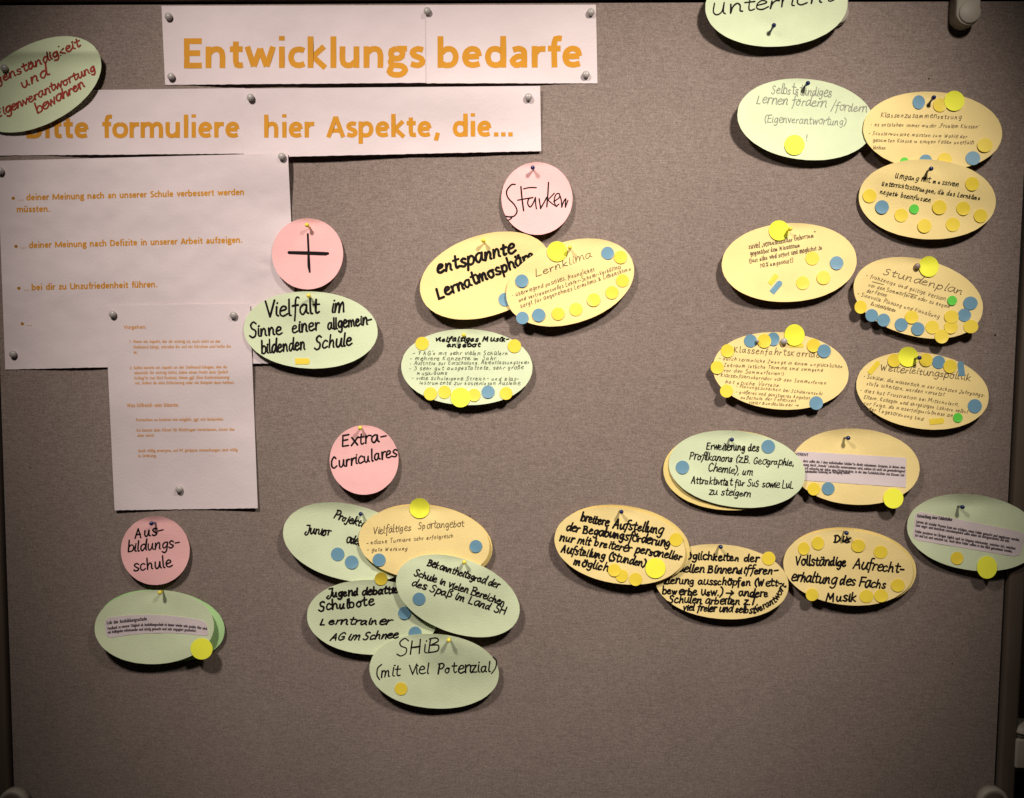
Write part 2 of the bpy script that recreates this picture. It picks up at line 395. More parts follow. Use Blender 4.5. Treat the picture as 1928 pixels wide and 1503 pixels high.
HAND = glyphs('''
a 11 8,8.6 5,10 1.5,7.5 1,2.5 4,0 7,4 8.2,9.5! 8,2.5 10.4,0.6
b 10 1,19! 1,0.4! 1.4,6 4.5,9.6 8,7.5 7.8,2 4,0 1.2,1.6
c 9.4 8,8.4 5,10 1.4,7 1.2,2 4,0 8.4,1.8
d 11 8,7.5 5,9.6 1.5,7 1,2 4,0 7.6,5! 9,19! 8.4,3 10.3,0.4
e 9.6 1,5! 6.5,6.4 7,9 4,10.2 1,7 1,2 4.5,0 9,2
f 7.5 7.6,18 5.4,19 3.4,15.5 3.2,4 2.2,-6.5|0,9.4! 6.6,10
g 10 8,8.6 5,10 1.4,7 1.4,3 4,1 7.4,4.6! 8,9.6! 7.8,-3 5,-8 1.2,-5.6
h 10 1.4,19! 1,0! 2,5.6 5,9.6 7.4,7 7.4,1.6 8.6,0
i 4 1.4,10! 1.2,2 3,0.2|1.8,13.6 2.3,14.3
j 5 2.6,10! 2.8,-4 0.6,-8 -2.2,-5.8|3,13.6 3.5,14.3
k 9.6 1.4,19! 1,0|7.8,10! 1.6,4.8! 8.6,0
l 4.6 1.6,19! 1.2,2 3.4,0
m 14.4 1,9.6! 1,0! 2.2,6.6 4.6,9.8 6.2,7.4 6.2,0.4! 7.4,6.6 9.8,9.8 11.4,7.4 11.6,1.6 13,0
n 10.4 1,9.6! 1,0! 2.4,6.4 5.2,9.8 7.4,7.4 7.4,1.6 9,0
o 10.4 5,10 1.6,8 1,3.6 4,0 7.8,2 8.2,7 5.6,9.8 9.6,9.4
p 10 1.4,9.8! 1,-8! 1.4,5.6 4.6,9.8 8,7.6 7.6,2 4.2,0 1.6,1.8
q 10 8,8.6 5,10 1.4,7 1.4,3 4,1 7.4,4.6! 8,9.6! 8,-8
r 7.4 1.2,9.6! 1.2,0! 2,6 4.4,9.4 7,9
s 8.4 7.2,8.6 4.4,10 1.4,8.2 3.4,5.4 7,3 5.8,0.4 2.8,0 0.4,1.4
t 8 3.4,16.5! 3,3 4.8,0.2 7.4,1.4|0,10.2! 7.4,10.6
u 10.8 1.2,9.8! 1.2,3 3.4,0 6.4,2.4 8,9.8! 8,2.4 10,0.2
v 9.2 0.6,9.8! 4,0.2! 8.4,10
w 13 0.6,9.8! 3.2,0.2! 6.4,9! 9,0.2! 12.4,10
x 9 0.4,9.8! 8,0|8.2,9.8! 0,0
y 9.6 0.8,9.8! 1.8,3.4 4.6,1.2 8,9.8! 7,-3.4 3,-8 0,-5.6
z 9 0.6,9.8! 7.6,9.8! 0.4,0.2! 8.4,0
ß 9.6 1.4,-6! 1.4,14.5 4.4,19 7.4,16 4.4,11.2 8.4,7 7.2,1.2 3.6,0.4
A 12.4 0.4,0! 6.4,18! 11.2,0|2.2,6.4! 10.4,7.2
B 11.6 1.6,17! 1,0|0,17! 7.4,17.4 9.4,13.4 2.4,9.2! 10.2,8 10,1.4 0.2,0
C 11.4 9.6,15 6,18 1.4,12.4 1.4,4 5,0 10.4,3
D 12.8 2,17! 1.6,0|-0.4,17 6,17.4 11.4,9.4 6.4,0.4 -0.2,0
E 11 1.6,17! 1,0! 9.6,0.4|10.4,17.2! 1.6,16.8|1.2,9! 8.6,9.6
F 10.6 1.6,17! 1,0|0.4,17! 10.6,17.4|1.4,9! 9,9.4
G 12 9.8,14.4 6.2,18 1.2,12.4 1.4,4 5.4,0 10.2,3.4 10.4,8.4! 6,8.2
H 12 1.4,17! 1,0|10.4,17.6! 10.2,0|1.2,8.6! 10.4,9.2
I 4 1.6,17! 1.4,0
J 10 1.4,17! 8.6,17.6! 8,2.4 4,-3.6 0,-1 2.4,3
K 11.4 1.6,17! 1,0|10.2,17! 1.4,8! 10.8,0
L 10.4 1.6,18! 1,0.2! 9.6,0
M 15.6 0.2,0! 2.4,17! 7.4,5! 12.4,17! 14.2,0
N 12.4 1,0! 1.4,17! 10,0.6! 10.6,17.4
O 13 6,17.6 1.4,13 1.4,4.4 6,0 11,4.4 10.6,13.4 6,17.6
P 10.4 1.6,17! 1,0|-0.4,16.6 6.4,17.8 9.8,13.6 6,8.6 1.4,8.6
R 11.4 1.6,17! 1,0|-0.4,16.6 6.4,17.8 9.8,13.6 6,9 1.4,8.8! 10.4,0
S 11 9.4,15.6 6,18 2,15 3.4,10.4 8.4,7.2 8.2,1.4 4,-0.8 0.2,1.6
T 11.6 5.8,17! 5.4,0|0,17! 11.6,17.8
U 12.4 1.4,17.4! 1.2,5 4.6,0 9,4 10.4,17! 10.4,3 12,0
V 10.8 0,17.4! 4.8,0! 10.6,18
W 15.4 0,17.4! 3.8,0! 7.8,13! 11.2,0! 15,17.8
Z 10.6 0.8,17! 9.6,17.2! 0.6,0.2! 10,0
0 10.4 5,17 1,12 1.2,4 5,0 9,5 8.6,13 5,17
1 6 0.6,12! 4,17.4! 4,0
2 10 1,13 4,17.4 8.4,13 5,6 0.6,0.2! 9.2,0
3 9.6 1.2,16 5.6,17 7.4,13 3.6,9.4! 8.4,7.4 7.6,1 0.8,0.8
7 9.6 0.6,16.6! 8.8,17! 4,0|2.6,8.6! 8,9
. 4.4 1.4,0 2,0.5
, 4.4 2.6,1.4! 1.2,-3
: 4.6 1.6,0.4 2,1|1.8,8.4 2.2,9
- 8 0.6,6! 6.8,6.4
( 6.6 5.4,19.5 1.6,13 1.6,4 5.2,-3
) 6.6 0.8,19.5 4.8,13 4.6,4 0.6,-3
/ 9 8.4,19! 0.4,-4
! 5 2,18! 1.8,6|1.6,0 2,0.6
' 3.6 2,20! 1,16
„ 6 1.8,1.6! 0.8,-2.4|4.4,1.6! 3.4,-2.4
“ 6 1.4,19.6! 2.2,16.4|4.2,19.6! 5,16.4
+ 12 1,7! 11,7.4|6,12.4! 6,1.6
% 13 1,14 4,16 4,11 1,13|11,17! 2,0|9,5 12,6 11,1 8.6,3
→ 18 0.6,6! 15.6,6.4|10.6,11! 15.8,6.4! 10.4,1.4
& 11 10,7! 3,0.4 1,3.6 5,9 7,14 4,17 2.4,13 5,8! 10.4,0
* 6 1,14! 5,10|5,14! 1,10
''')
accent(HAND, [[(2.4, 13.4), (2.9, 14.2)], [(6.4, 13.6), (6.9, 14.4)]])
PRINT = glyphs('''
a 8.9 1.7,8.1 4,8.7 6,7.9 6.4,6 6.4,0|6.4,5.1! 3.4,5 1.5,3.1 2.7,1.2 4.8,1.5 6.4,2.8
b 9.7 1.4,14.5! 1.4,0|1.4,2.4 3.6,1.1 6.6,1.8 7.8,4.9 6.7,8 4,8.6 1.4,6.4
c 7.9 7,7.9 5,8.6 2.4,7.7 1.4,4.9 2.4,2 4.9,1.2 7.1,2
d 9.7 7.8,14.5! 7.8,0|7.8,3 5.6,1.2 2.6,1.8 1.4,4.9 2.5,8 5.2,8.6 7.8,7
e 9.1 1.5,5! 7.3,5.2! 6.6,7.8 4.5,8.7 2.3,7.6 1.4,4.9 2.4,2 5,1.2 7.5,1.9
f 5.8 6.1,13.2 4.3,13.3 3,11.4 3,0|0.3,8.7! 5.6,8.7
g 8.7 4.1,8.8 1.9,7.8 1.9,5.2 4.1,4.2 6.3,5.2 6.3,7.8 4.1,8.8|4.1,8.8! 8.5,8.8|2.4,4.6 1.5,2.8 2.6,1.4 6.4,0.8 7.7,-1.1 6,-3 2.8,-3.1 1,-1.7 2.2,0.9
h 9.7 1.4,14.5! 1.4,0|1.4,6.6 3.8,8.6 6.2,8.4 7.3,6.2 7.3,0
i 4.4 2.1,9.9! 2.1,0|2.1,12.6! 2.1,14.7
j 4.6 2.2,9.9! 2.2,-1.8 1.2,-3.2 -0.4,-3|2.2,12.6! 2.2,14.7
k 8.6 1.4,14.5! 1.4,0|7.2,9.9! 2.5,5.2! 7.7,0
l 4.4 2.1,14.5! 2.1,0
m 14.2 1.4,9.9! 1.4,0|1.4,6.7 3.6,8.6 5.8,8.4 6.8,6.2 6.8,0|6.8,6.7 9,8.6 11.2,8.4 12.2,6.2 12.2,0
n 9.7 1.4,9.9! 1.4,0|1.4,6.6 3.8,8.6 6.2,8.4 7.3,6.2 7.3,0
o 9.8 4.9,8.7 2.3,7.7 1.4,4.9 2.3,2.1 4.9,1.1 7.5,2.1 8.4,4.9 7.5,7.7 4.9,8.7
p 9.7 1.4,9.9! 1.4,-4.2|1.4,2.4 3.6,1.1 6.6,1.8 7.8,4.9 6.7,8 4,8.6 1.4,6.4
q 9.7 7.8,9.9! 7.8,-4.2|7.8,3 5.6,1.2 2.6,1.8 1.4,4.9 2.5,8 5.2,8.6 7.8,7
r 6.3 1.4,9.9! 1.4,0|1.4,6 3.2,8.3 5.9,8.5
s 7.3 6.2,8.1 4,8.7 1.9,7.6 2.2,5.8 5.4,4.2 5.8,2.2 3.9,1.1 1,1.8
t 6.4 2.9,12.2! 2.9,3 3.9,1.3 5.9,1.4|0.3,8.7! 5.8,8.7
u 9.7 1.4,9.9! 1.4,3.6 2.5,1.5 4.9,1.3 7.3,3.4|7.3,9.9! 7.3,0
v 8.4 0.9,9.9! 4.2,0.7! 7.5,9.9
w 13 1,9.9! 3.8,0.7! 6.5,9! 9.2,0.7! 12,9.9
x 8.4 0.9,9.9! 7.5,0|7.5,9.9! 0.9,0
y 8.4 0.9,9.9! 4.2,0.6|7.5,9.9! 4.2,0.6! 2.6,-3.4 0.8,-3.2
z 7.6 0.8,8.7! 6.4,8.7! 1,1.2! 6.8,1.2
ß 9.8 1.4,0! 1.4,11 3.6,13.6 6.4,12.6 6,9.6 5,8 8,4.6 7.4,1.8 4.4,1.2
A 10.8 0.9,0! 5.4,13! 9.9,0|2.5,4.2! 8.3,4.2
B 10.2 1.5,0! 1.5,12.4! 5.4,12.4 7.3,9.7 5.2,7.2 1.5,7.2|5.2,7.2 8.1,5.2 7.8,2.4 5.4,1.2 1.5,1.2
C 9.6 8.6,11.3 6,12.4 3,11.2 1.7,6.8 3,2.4 6,1.2 8.6,2.3
D 11.4 1.5,0! 1.5,12.4! 5,12.4 8.6,10.6 9.6,6.8 8.6,3 5,1.2 1.5,1.2
E 8.9 7.9,12.4! 1.5,12.4! 1.5,1.2! 7.9,1.2|1.5,6.9! 7.2,6.9
F 8.4 7.9,12.4! 1.5,12.4! 1.5,0|1.5,6.6! 7.2,6.6
G 11.6 9.8,11.4 6.6,12.4 3,11 1.6,6.8 3,2.4 6.4,1.2 9.6,2! 9.6,6.4! 6.4,6.4
H 11.4 1.5,13.6! 1.5,0|9.7,13.6! 9.7,0|1.5,7! 9.7,7
I 4.6 2.2,13.6! 2.2,0
K 9.8 1.5,13.6! 1.5,0|8.2,13.6! 2.8,7! 9,0
L 7.8 1.5,13.6! 1.5,1.2! 7.4,1.2
M 15.8 1.5,0! 1.8,12.6! 7.9,1! 14,12.6! 14.3,0
N 11.8 1.5,0! 1.5,12.6! 10.2,1! 10.2,13.6
O 12.2 6.1,12.5 2.8,11 1.6,6.8 2.8,2.6 6.1,1.1 9.4,2.6 10.6,6.8 9.4,11 6.1,12.5
P 9.6 1.5,0! 1.5,12.4! 5.4,12.4 8,10.4 7.6,6.8 5,5.6 1.5,5.6
R 10 1.5,0! 1.5,12.4! 5.4,12.4 7.8,10.4 7.2,7.4 5,6.4 1.5,6.4|4.8,6.4! 8.6,0
S 8.5 7.2,11.7 4.8,12.5 2.2,11 2.2,8.6 5.6,6.4 7.2,4.2 5.8,1.6 3.4,1.1 0.9,2
T 9.2 4.6,12.4! 4.6,0|0.3,12.4! 9,12.4
U 11.6 1.5,13.6! 1.5,4.4 3.2,1.7 5.8,1.1 8.4,1.7 10.1,4.4 10.1,13.6
V 10.6 0.8,13.6! 5.3,0.8! 9.8,13.6
W 16 0.8,13.6! 4.4,0.8! 8,12.4! 11.6,0.8! 15.2,13.6
Z 8.8 0.8,12.4! 7.6,12.4! 1,1.2! 8,1.2
1 8.6 1.6,10.6! 4.6,12.6! 4.6,0
2 8.6 1.4,11 4.4,12.5 6.8,10 5,5.4 1.2,1.2! 7.4,1.2
. 4.4 2.1,0! 2.1,2.5
, 4.6 2.9,2.6! 1.5,-2.4
: 4.6 2.2,0! 2.2,2.5|2.2,6.6! 2.2,9.1
! 5 2.4,13.6! 2.4,4.4|2.4,0! 2.4,2.5
… 13 1.9,0! 1.9,2.6|6.2,0! 6.2,2.6|10.5,0! 10.5,2.6
- 5.6 0.7,5! 5,5
( 5.6 4.8,14.8 2,10 2,1 4.8,-3.6
) 5.6 0.8,14.8 3.6,10 3.6,1 0.8,-3.6
/ 7.4 6.8,14.5! 0.6,-2
* 8 4,14! 4,8|1.2,12.6! 6.8,9.4|1.2,9.4! 6.8,12.6
„ 7.6 2.6,2.2! 1.4,-2|5.6,2.2! 4.4,-2
“ 7.6 1.8,11.4! 3,14.6|4.8,11.4! 6,14.6
''')
accent(PRINT, [[(2.6, 11.8), (2.6, 13.8)], [(6.4, 11.8), (6.4, 13.8)]])

def write(ink, text, x0, y0, x1, y1, xh, pen, font=HAND, slant=None, jit=.05, seed=None, bow=0.0, cap=True, wob=.16, asc=.74, link=False):
    """a line of writing whose baseline runs (x0, y0) -> (x1, y1); xh = height of a small x in pixels"""
    R = random.Random(hash_(text) if seed is None else seed); gxs = .93 if xh > 7 else .74
    if slant is None: slant = R.uniform(.06, .2) if font is HAND else 0
    if font is HAND and xh < 7: xh *= .9; pen *= .88; asc = min(asc, .66); jit *= 1.15
    elif font is HAND: jit *= 1.0
    tot = sum(font[c][0] if c in font else 6.5 for c in text)
    L = math.hypot(x1 - x0, y1 - y0); ex = ((x1 - x0) / L, (y1 - y0) / L); ey = (-ex[1], ex[0])
    sx = L / tot; sy = xh / 10.0; cur = 0.0; hand = font is HAND
    last = None; drift = 0
    for c in text:
        if c not in font: cur += 6.5; last = None; continue
        adv, st = font[c]
        drift = drift * .7 + R.gauss(0, jit * 5) if hand else 0; dy = drift + R.gauss(0, jit * 6) if hand else 0; sc = 1 + (R.gauss(0, jit * 2) if hand else 0); rot = R.gauss(0, jit * .9) if hand else 0
        dx = R.gauss(0, jit * 5) if hand else 0
        if hand and c.isupper(): sc *= .9
        for si, s_ in enumerate(st):
            pts = []
            for (gx, gy, cn) in s_:
                if hand and asc < 1 and not c.isupper(): gy = 10 + (gy - 10) * asc if gy > 10 else (gy * asc if gy < 0 else gy)
                if hand: gx += R.gauss(0, jit * 5.5); gy += R.gauss(0, jit * 5.5)
                a, b_ = (gx * (gxs if hand else .955) + slant * gy) * sc, gy * sc
                a, b_ = a - rot * b_, b_ + rot * a * .4
                u = (cur + a + dx) * sx; v = (b_ + dy) * sy; t = u / L
                bw = bow * 4 * t * (1 - t)
                pts.append((x0 + ex[0] * u - ey[0] * (v + bw), y0 + ex[1] * u - ey[1] * (v + bw), cn))
            if link and hand and si == 0 and last and c.islower() and math.hypot(pts[0][0] - last[0], pts[0][1] - last[1]) < xh * 1.1:
                ink.ribbon(smooth([(last[0], last[1], 0), ((last[0] + pts[0][0]) / 2 + .06 * xh, (last[1] + pts[0][1]) / 2 + .05 * xh, 0), pts[0]], 1.2), pen * .8, cap, .1, R)
            if si == 0: nl = pts[-1][:2] if c.islower() else None
            ink.ribbon(smooth(pts, max(.9, pen * .55)), pen * (1 + (R.uniform(-.1, .1) if hand else 0)), cap, wob if hand else 0, R if hand else None)
        last = nl; cur += adv

def hash_(t):
    h = 7
    for c in t: h = (h * 131 + ord(c)) % 1000003
    return h

# ------------------------------------------------------------------ stickers
def disc(sheet, x, y, rx, ry, material, parent, name='sticker_dot', z=0, label=None):
    R = random.Random(int(x * 31 + y * 17)); n = 36; vs = []; off = .00045 + z * .00035
    curl = R.uniform(0, .0009) if material in ('sy', 'sb') else .0003
    ca = R.uniform(math.pi * .2, math.pi * .8)       # a lower edge that lifts a little
    rings = (.35, .7, .9, 1.0); pts = [(x, y)]
    hc = sheet.H(x, y) + off
    def hh(px, py):
        q = ((px - x) * math.cos(ca) / rx + (py - y) * math.sin(ca) / ry)
        return sheet.H(px, py) + off + curl * max(0, q) ** 3
    vs.append(P3(x, y, hh(x, y)))
    for r in rings:
        for j in range(n):
            t = 2 * math.pi * j / n; px, py = x + rx * r * math.cos(t), y + ry * r * math.sin(t); vs.append(P3(px, py, hh(px, py)))
    fs = [(0, 1 + (j + 1) % n, 1 + j) for j in range(n)]
    for i in range(len(rings) - 1):
        fs += [(1 + i * n + j, 1 + i * n + (j + 1) % n, 1 + (i + 1) * n + (j + 1) % n, 1 + (i + 1) * n + j) for j in range(n)]
    m0 = len(vs); last = 1 + (len(rings) - 1) * n
    vs += [vs[last + j] for j in range(n)] + [vs[last + j] + Vector((0, .0003, 0)) for j in range(n)]
    fs += [(m0 + j, m0 + (j + 1) % n, m0 + n + (j + 1) % n, m0 + n + j) for j in range(n)]
    o = build(name, vs, fs, material, parent)
    if label: o['label'] = label
    return o

def bar_sticker(sheet, x, y, w, h, rot, material, parent, rounded=True):
    """a sticker cut in half: a short strip, one end rounded"""
    a = math.radians(rot); c, s_ = math.cos(a), math.sin(a); out = [(-w / 2, -h / 2), (-w / 4, -h / 2), (0, -h / 2), (w / 4, -h / 2)]
    if rounded: out += [(w / 2 - h / 2 + h / 2 * math.cos(t), h / 2 * math.sin(t)) for t in [(-90 + k * 20) * math.pi / 180 for k in range(10)]]
    else: out += [(w / 2, -h / 2), (w / 2, h / 2)]
    out += [(w / 4, h / 2), (0, h / 2), (-w / 4, h / 2), (-w / 2, h / 2)]
    pp = [(x + u * c - v * s_, y + u * s_ + v * c) for u, v in out]
    vs = [P3(x, y, sheet.H(x, y) + .0006)] + [P3(px, py, sheet.H(px, py) + .0005) for px, py in pp]; n = len(pp)
    vs += [v + Vector((0, .0003, 0)) for v in vs[1:]]
    fs = [(0, 1 + (j + 1) % n, 1 + j) for j in range(n)] + [(1 + j, 1 + (j + 1) % n, 1 + n + (j + 1) % n, 1 + n + j) for j in range(n)]
    return build('sticker_strip', vs, fs, material, parent, smooth=False)

# ------------------------------------------------------------------ pins
def lathe(base, axis, prof, n=20):
    """prof: (radius, height along axis) from base point"""
    ax = Vector(axis).normalized(); e1 = ax.cross(Vector((0, 0, 1))).normalized(); e2 = ax.cross(e1)
    vs = []; fs = []
    for r, h in prof:
        for j in range(n):
            t = 2 * math.pi * j / n; vs.append(base + ax * h + (e1 * math.cos(t) + e2 * math.sin(t)) * r)
    for i in range(len(prof) - 1):
        for j in range(n): fs.append((i * n + j, i * n + (j + 1) % n, (i + 1) * n + (j + 1) % n, (i + 1) * n + j))
    fs.append(tuple(range(n))[::-1]); fs.append(tuple((len(prof) - 1) * n + j for j in range(n)))
    return vs, fs

def small_pin(x, y, sheet, color, label, out=.0125, group=None):
    R = random.Random(int(x + 13 * y)); h = sheet.H(x, y)
    head = P3(x, y, h + out); ax = Vector((R.uniform(-.12, .12), -1, R.uniform(.02, .16))).normalized()
    root = empty('round_head_pin', P3(x, y, h)); r = .0030
    prof = [(.0013, -out + .0008), (.0017, -out * .6), (.0021, -r * 1.3), (.0026, -r * .72)] + [(r * math.sin(math.pi * k / 12) + 1e-5, -r * math.cos(math.pi * k / 12)) for k in range(4, 13)]
    v, f = lathe(head, ax, prof, 20); build('pin_head', v, f, color, root)
    v, f = lathe(head - ax * (out + .006), ax, [(.00022, 0), (.00045, .004), (.00045, out + .004)], 8); build('needle', v, f, 'steel', root)
    return tag(root, label, 'pin', group)

def dome_pin(x, y, sheet, color, label, r=.0066, group=None, dh=None):
    r *= .78
    h = sheet.H(x, y) if dh is None else dh; base = P3(x, y, h + .0002)
    root = empty('dome_head_pin', P3(x, y, h)); ax = Vector((0, -1, 0.03))
    prof = [(r * .62, 0), (r * .80, .0009), (r * .98, .0022), (r, .0034), (r * .95, .0043), (r * .82, .0053), (r * .62, .0061), (r * .36, .0066), (r * .12, .0068), (1e-5, .00685)]
    v, f = lathe(base, ax, prof, 28); build('pin_head', v, f, color, root)
    v, f = lathe(base - Vector((0, -.009, 0)), ax, [(.0002, 0), (.0005, .003), (.0005, .0095)], 8); build('needle', v, f, 'steel', root)
    return tag(root, label, 'pin', group)

# ------------------------------------------------------------------ the place: wall behind, the pinboard, what hangs on its edges
BX0, BX1, BZ1, BZ0 = -.735, .695, 1.8425, .40
v, f = box(-2.2, 2.6, .075, .13, -.2, 2.9); o = build('wall', v, f, 'wall', smooth=False); o['kind'] = 'structure'

root = empty('pinboard', (0, 0, BZ0)); tag(root, 'large taupe cloth-covered pinboard with dark rail frame, carrying all the cards', 'pinboard')
v, f = box(BX0, BX1, 0, .018, BZ0, BZ1); build('cloth_panel', v, f, 'fabric', root, smooth=False)
g = .0028  # width of near-black strips painting the shaded gap between cloth and rails
for a_ in ((BX0 - g, BX0, BZ0, BZ1), (BX1, BX1 + g, BZ0, BZ1)):
    v, f = box(a_[0], a_[1], .001, .016, a_[2], a_[3]); build('gap_shade', v, f, 'gap', root, smooth=False)
v, f = box(BX0 - g, BX1 + g, .001, .016, BZ1, BZ1 + .0035); build('gap_shade', v, f, 'gap', root, smooth=False)
for nm, a_ in (('frame_rail', (BX0 - g - .028, BX0 - g, BZ0 - .02, BZ1 + .0035)), ('frame_rail', (BX1 + g, BX1 + g + .0225, BZ0 - .02, BZ1 + .0035)),
               ('frame_rail', (BX0 - g - .028, BX1 + g + .0225, BZ1 + .0038, BZ1 + .034))):
    v, f = box(a_[0], a_[1], -.009, .022, a_[2], a_[3], .004); build(nm, v, f, 'rail', root)

def stadium(x, ztop, zc, r, y0, y1, n=20):
    """vertical bar with a half-round lower end and an eased front edge"""
    vs = []; fs = []
    def ring(k, y, e):
        rr = r - e; out = [(x - rr, ztop), (x - rr, zc)] + [(x - rr * math.cos(math.pi * i / n), zc - rr * math.sin(math.pi * i / n)) for i in range(1, n)] + [(x + rr, zc), (x + rr, ztop)]
        return [Vector((px, y, pz)) for px, pz in out]
    R_ = [ring(0, y1, 0), ring(1, y0 + .003, 0), ring(2, y0 + .001, .0008), ring(3, y0, .003)]
    m_ = len(R_[0])
    for q in R_: vs += q
    for i in range(3):
        for j in range(m_): fs.append((i * m_ + j, i * m_ + (j + 1) % m_, (i + 1) * m_ + (j + 1) % m_, (i + 1) * m_ + j))
    fs.append(tuple(3 * m_ + j for j in range(m_)))
    return vs, fs
for (px, py, sc, dp, lab) in ((1824, 24, .98, .020, 'grey rounded plastic hook hanging over the top rail near the right corner of the pinboard'),
                      (1576, 25, .95, .0075, 'grey rounded plastic hook half hidden behind the green Unterricht card at the top rail')):
    yy = -dp; c = P3(px, py, dp)
    root_ = empty('board_hook', (c.x, 0, c.z + .09)); tag(root_, lab, 'hook', 'plastic hooks over the top rail')
    v, f = stadium(c.x, c.z + .085, c.z, .0163 * sc, yy, -.0005); b_ = build('hook_arm', v, f, 'grey', root_, smooth=False)
    v, f = lathe(Vector((c.x + .0012, yy + .0004, c.z + .0005)), (0, -1, 0), [(.0142, 0), (.0142, .0012), (.0134, .0020), (1e-5, .0021)], 36)
    build('end_cap', v, f, 'grey', root_)
    v, f = box(c.x - .015, c.x + .015, -.004, .03, c.z + .062, c.z + .08, .002); build('hook_bridge', v, f, 'grey', root_)

# feet caps at the lower corners
for (px, py, r, lab) in ((22, 1516, .0215, 'round grey plastic corner cap at the bottom left of the pinboard'), (1873, 1514, .0215, 'round grey plastic corner cap at the bottom right of the pinboard')):
    c = P3(px, py, .022)
    root_ = empty('corner_cap', (c.x, 0, c.z)); tag(root_, lab, 'corner cap', 'round caps on the lower board corners')
    v, f = lathe(Vector((c.x, -.0092, c.z)), (0, -1, 0), [(r, 0), (r, .009), (r * .96, .0120), (r * .86, .0132), (r * .80, .0128)], 40); build('cap_rim', v, f, 'grey', root_)
    v, f = lathe(Vector((c.x, -.0092, c.z)), (0, -1, 0), [(r * .785, .002), (r * .785, .0120), (r * .70, .0132), (1e-5, .0138)], 40); build('cap_face', v, f, 'rail', root_)

# neighbouring board just beyond the right edge, with its foot joint
root = empty('neighbouring_board', (.80, .05, .4)); tag(root, 'second pinboard standing beyond the right edge, only its dark rail in view', 'pinboard')
v, f = box(.760, .79, .03, .062, .3, 1.60, .004); build('frame_rail', v, f, 'rail', root)
v, f = box(.79, 1.5, .038, .052, .34, 1.58); build('cloth_panel', v, f, 'fabric', root, smooth=False)
root = empty('foot_joint', (.74, .03, .80)); tag(root, 'grey plastic joint block on the stand beside the lower right board edge', 'joint')
p0 = P3(1901, 1362, .0); p1 = P3(1960, 1441, .0)
v, f = box(p0.x + .004, p1.x + .01, -.012, .024, p1.z, p0.z - .018, .003); build('joint_block', v, f, 'grey', root)
v, f = box(p0.x + .004, p1.x + .01, -.015, .024, p0.z - .0176, p0.z, .009); build('joint_cover', v, f, 'grey', root)
v, f = box(p0.x + .001, p1.x + .01, -.008, .028, p1.z - .006, p1.z - .0004, .001); build('joint_gap_shade', v, f, 'gap', root)  # black strip paints the dark gap under the block, no real part
v, f = lathe(Vector((.7475, .012, .3)), (0.03, 0, 1), [(.011, 0), (.011, p1.z - .306)], 20); build('stand_tube', v, f, 'gap', root)

# faint old pin holes in the cloth
# ------------------------------------------------------------------ papers
def put(q, name, label, cat, group=None):
    o = q.make(name); tag(o, label, cat, group); return o
G_P = 'white printed papers at the upper left'
sa = Quad('s', [(304, 11), (806, 10), (806, 156), (311, 160)], [(319, 33), (324, 146), (800, 23)], 'white', .0060, seed=1, nu=80, nv=26, edge=.004)
o = put(sa, 'paper_strip', 'white paper strip printed Entwicklungs in large orange letters at the top', 'paper', G_P)
i = Ink(sa); write(i, 'Entwicklungs', 345, 128.6, 803, 127.8, 41, 10.9, PRINT, cap=False, bow=0); i.done('printed_heading', 'orange', o)
sb = Quad('s', [(802, 9.5), (1122, 9), (1125, 157), (803, 157)], [(806, 23), (1112, 25), (1103, 142)], 'white', .0055, seed=2, nu=60, nv=26, edge=.004)
o = put(sb, 'paper_strip', 'white paper strip printed bedarfe in large orange letters, right of Entwicklungs', 'paper', G_P)
i = Ink(sb); write(i, 'bedarfe', 823, 127.8, 1101, 127, 41, 10.9, PRINT, cap=False); i.done('printed_heading', 'orange', o)
sc_ = Quad('s', [(-14, 172), (461, 166), (461, 289.5), (-14, 293)], [(10, 190), (475, 186), (60, 275)], 'white', .0035, seed=5, nu=70, nv=24, edge=.003)
o = put(sc_, 'paper_strip', 'white paper strip printed Bitte formuliere in orange, its left end under the green oval card', 'paper', G_P)
i = Ink(sc_); write(i, 'Bitte formuliere', 49, 260.5, 454, 259.2, 30, 8.2, PRINT, cap=False); i.done('printed_heading', 'orange', o)
sd = Quad('s', [(458, 167), (1017, 162), (1019, 284.5), (459, 297)], [(473, 185), (995, 184), (900, 200)], 'white', .0052, h0=.0017, seed=6, nu=80, nv=24, edge=.003)
o = put(sd, 'paper_strip', 'white paper strip printed hier Aspekte, die in orange, two white pins along its top', 'paper', G_P)
i = Ink(sd); write(i, 'hier Aspekte, die…', 497, 259.5, 971, 257, 30, 8.2, PRINT, cap=False); i.done('printed_heading', 'orange', o)
se = Quad('s', [(-5, 303), (542, 288.5), (561, 683), (10, 696)], [(532, 296), (3, 323), (27, 667), (230, 600)], 'white', .0045, seed=3, nu=90, nv=70, edge=.002, wr=1.6)
o = put(se, 'paper_sheet', 'large white sheet with four orange bullet points beginning deiner Meinung nach', 'paper', G_P)
i = Ink(se)
for t, a_, b_, c_, d_ in (('deiner Meinung nach an unserer Schule verbessert werden', 49.5, 377.6, 460.5, 367.2), ('müssten.', 31.5, 400, 95, 399),
                      ('deiner Meinung nach Defizite in unserer Arbeit aufzeigen.', 54.5, 467.6, 457, 457.2), ('bei dir zu Unzufriedenheit führen.', 59.5, 546.8, 297, 541)):
    i = Ink(se); write(i, t, a_, b_, c_, d_, 8.6, 2.45, PRINT, cap=False); i.done('printed_line', 'orange', o)
i = Ink(se)
for a_, b_, c_ in ((34, 378, 12), (39, 468, 12), (45, 547.5, 12), (51, 614, 11)): write(i, '…', a_, b_, a_ + c_, b_ - .3, 7, 1.5, PRINT, cap=False)
for a_, b_ in ((25, 373.5), (30, 464), (35.4, 543), (42, 609.8)):
    i2 = Ink(se); i2.ribbon([(a_ - .8, b_), (a_ + .8, b_)], 5.4, True); i2.done('bullet_point', 'orange', o)
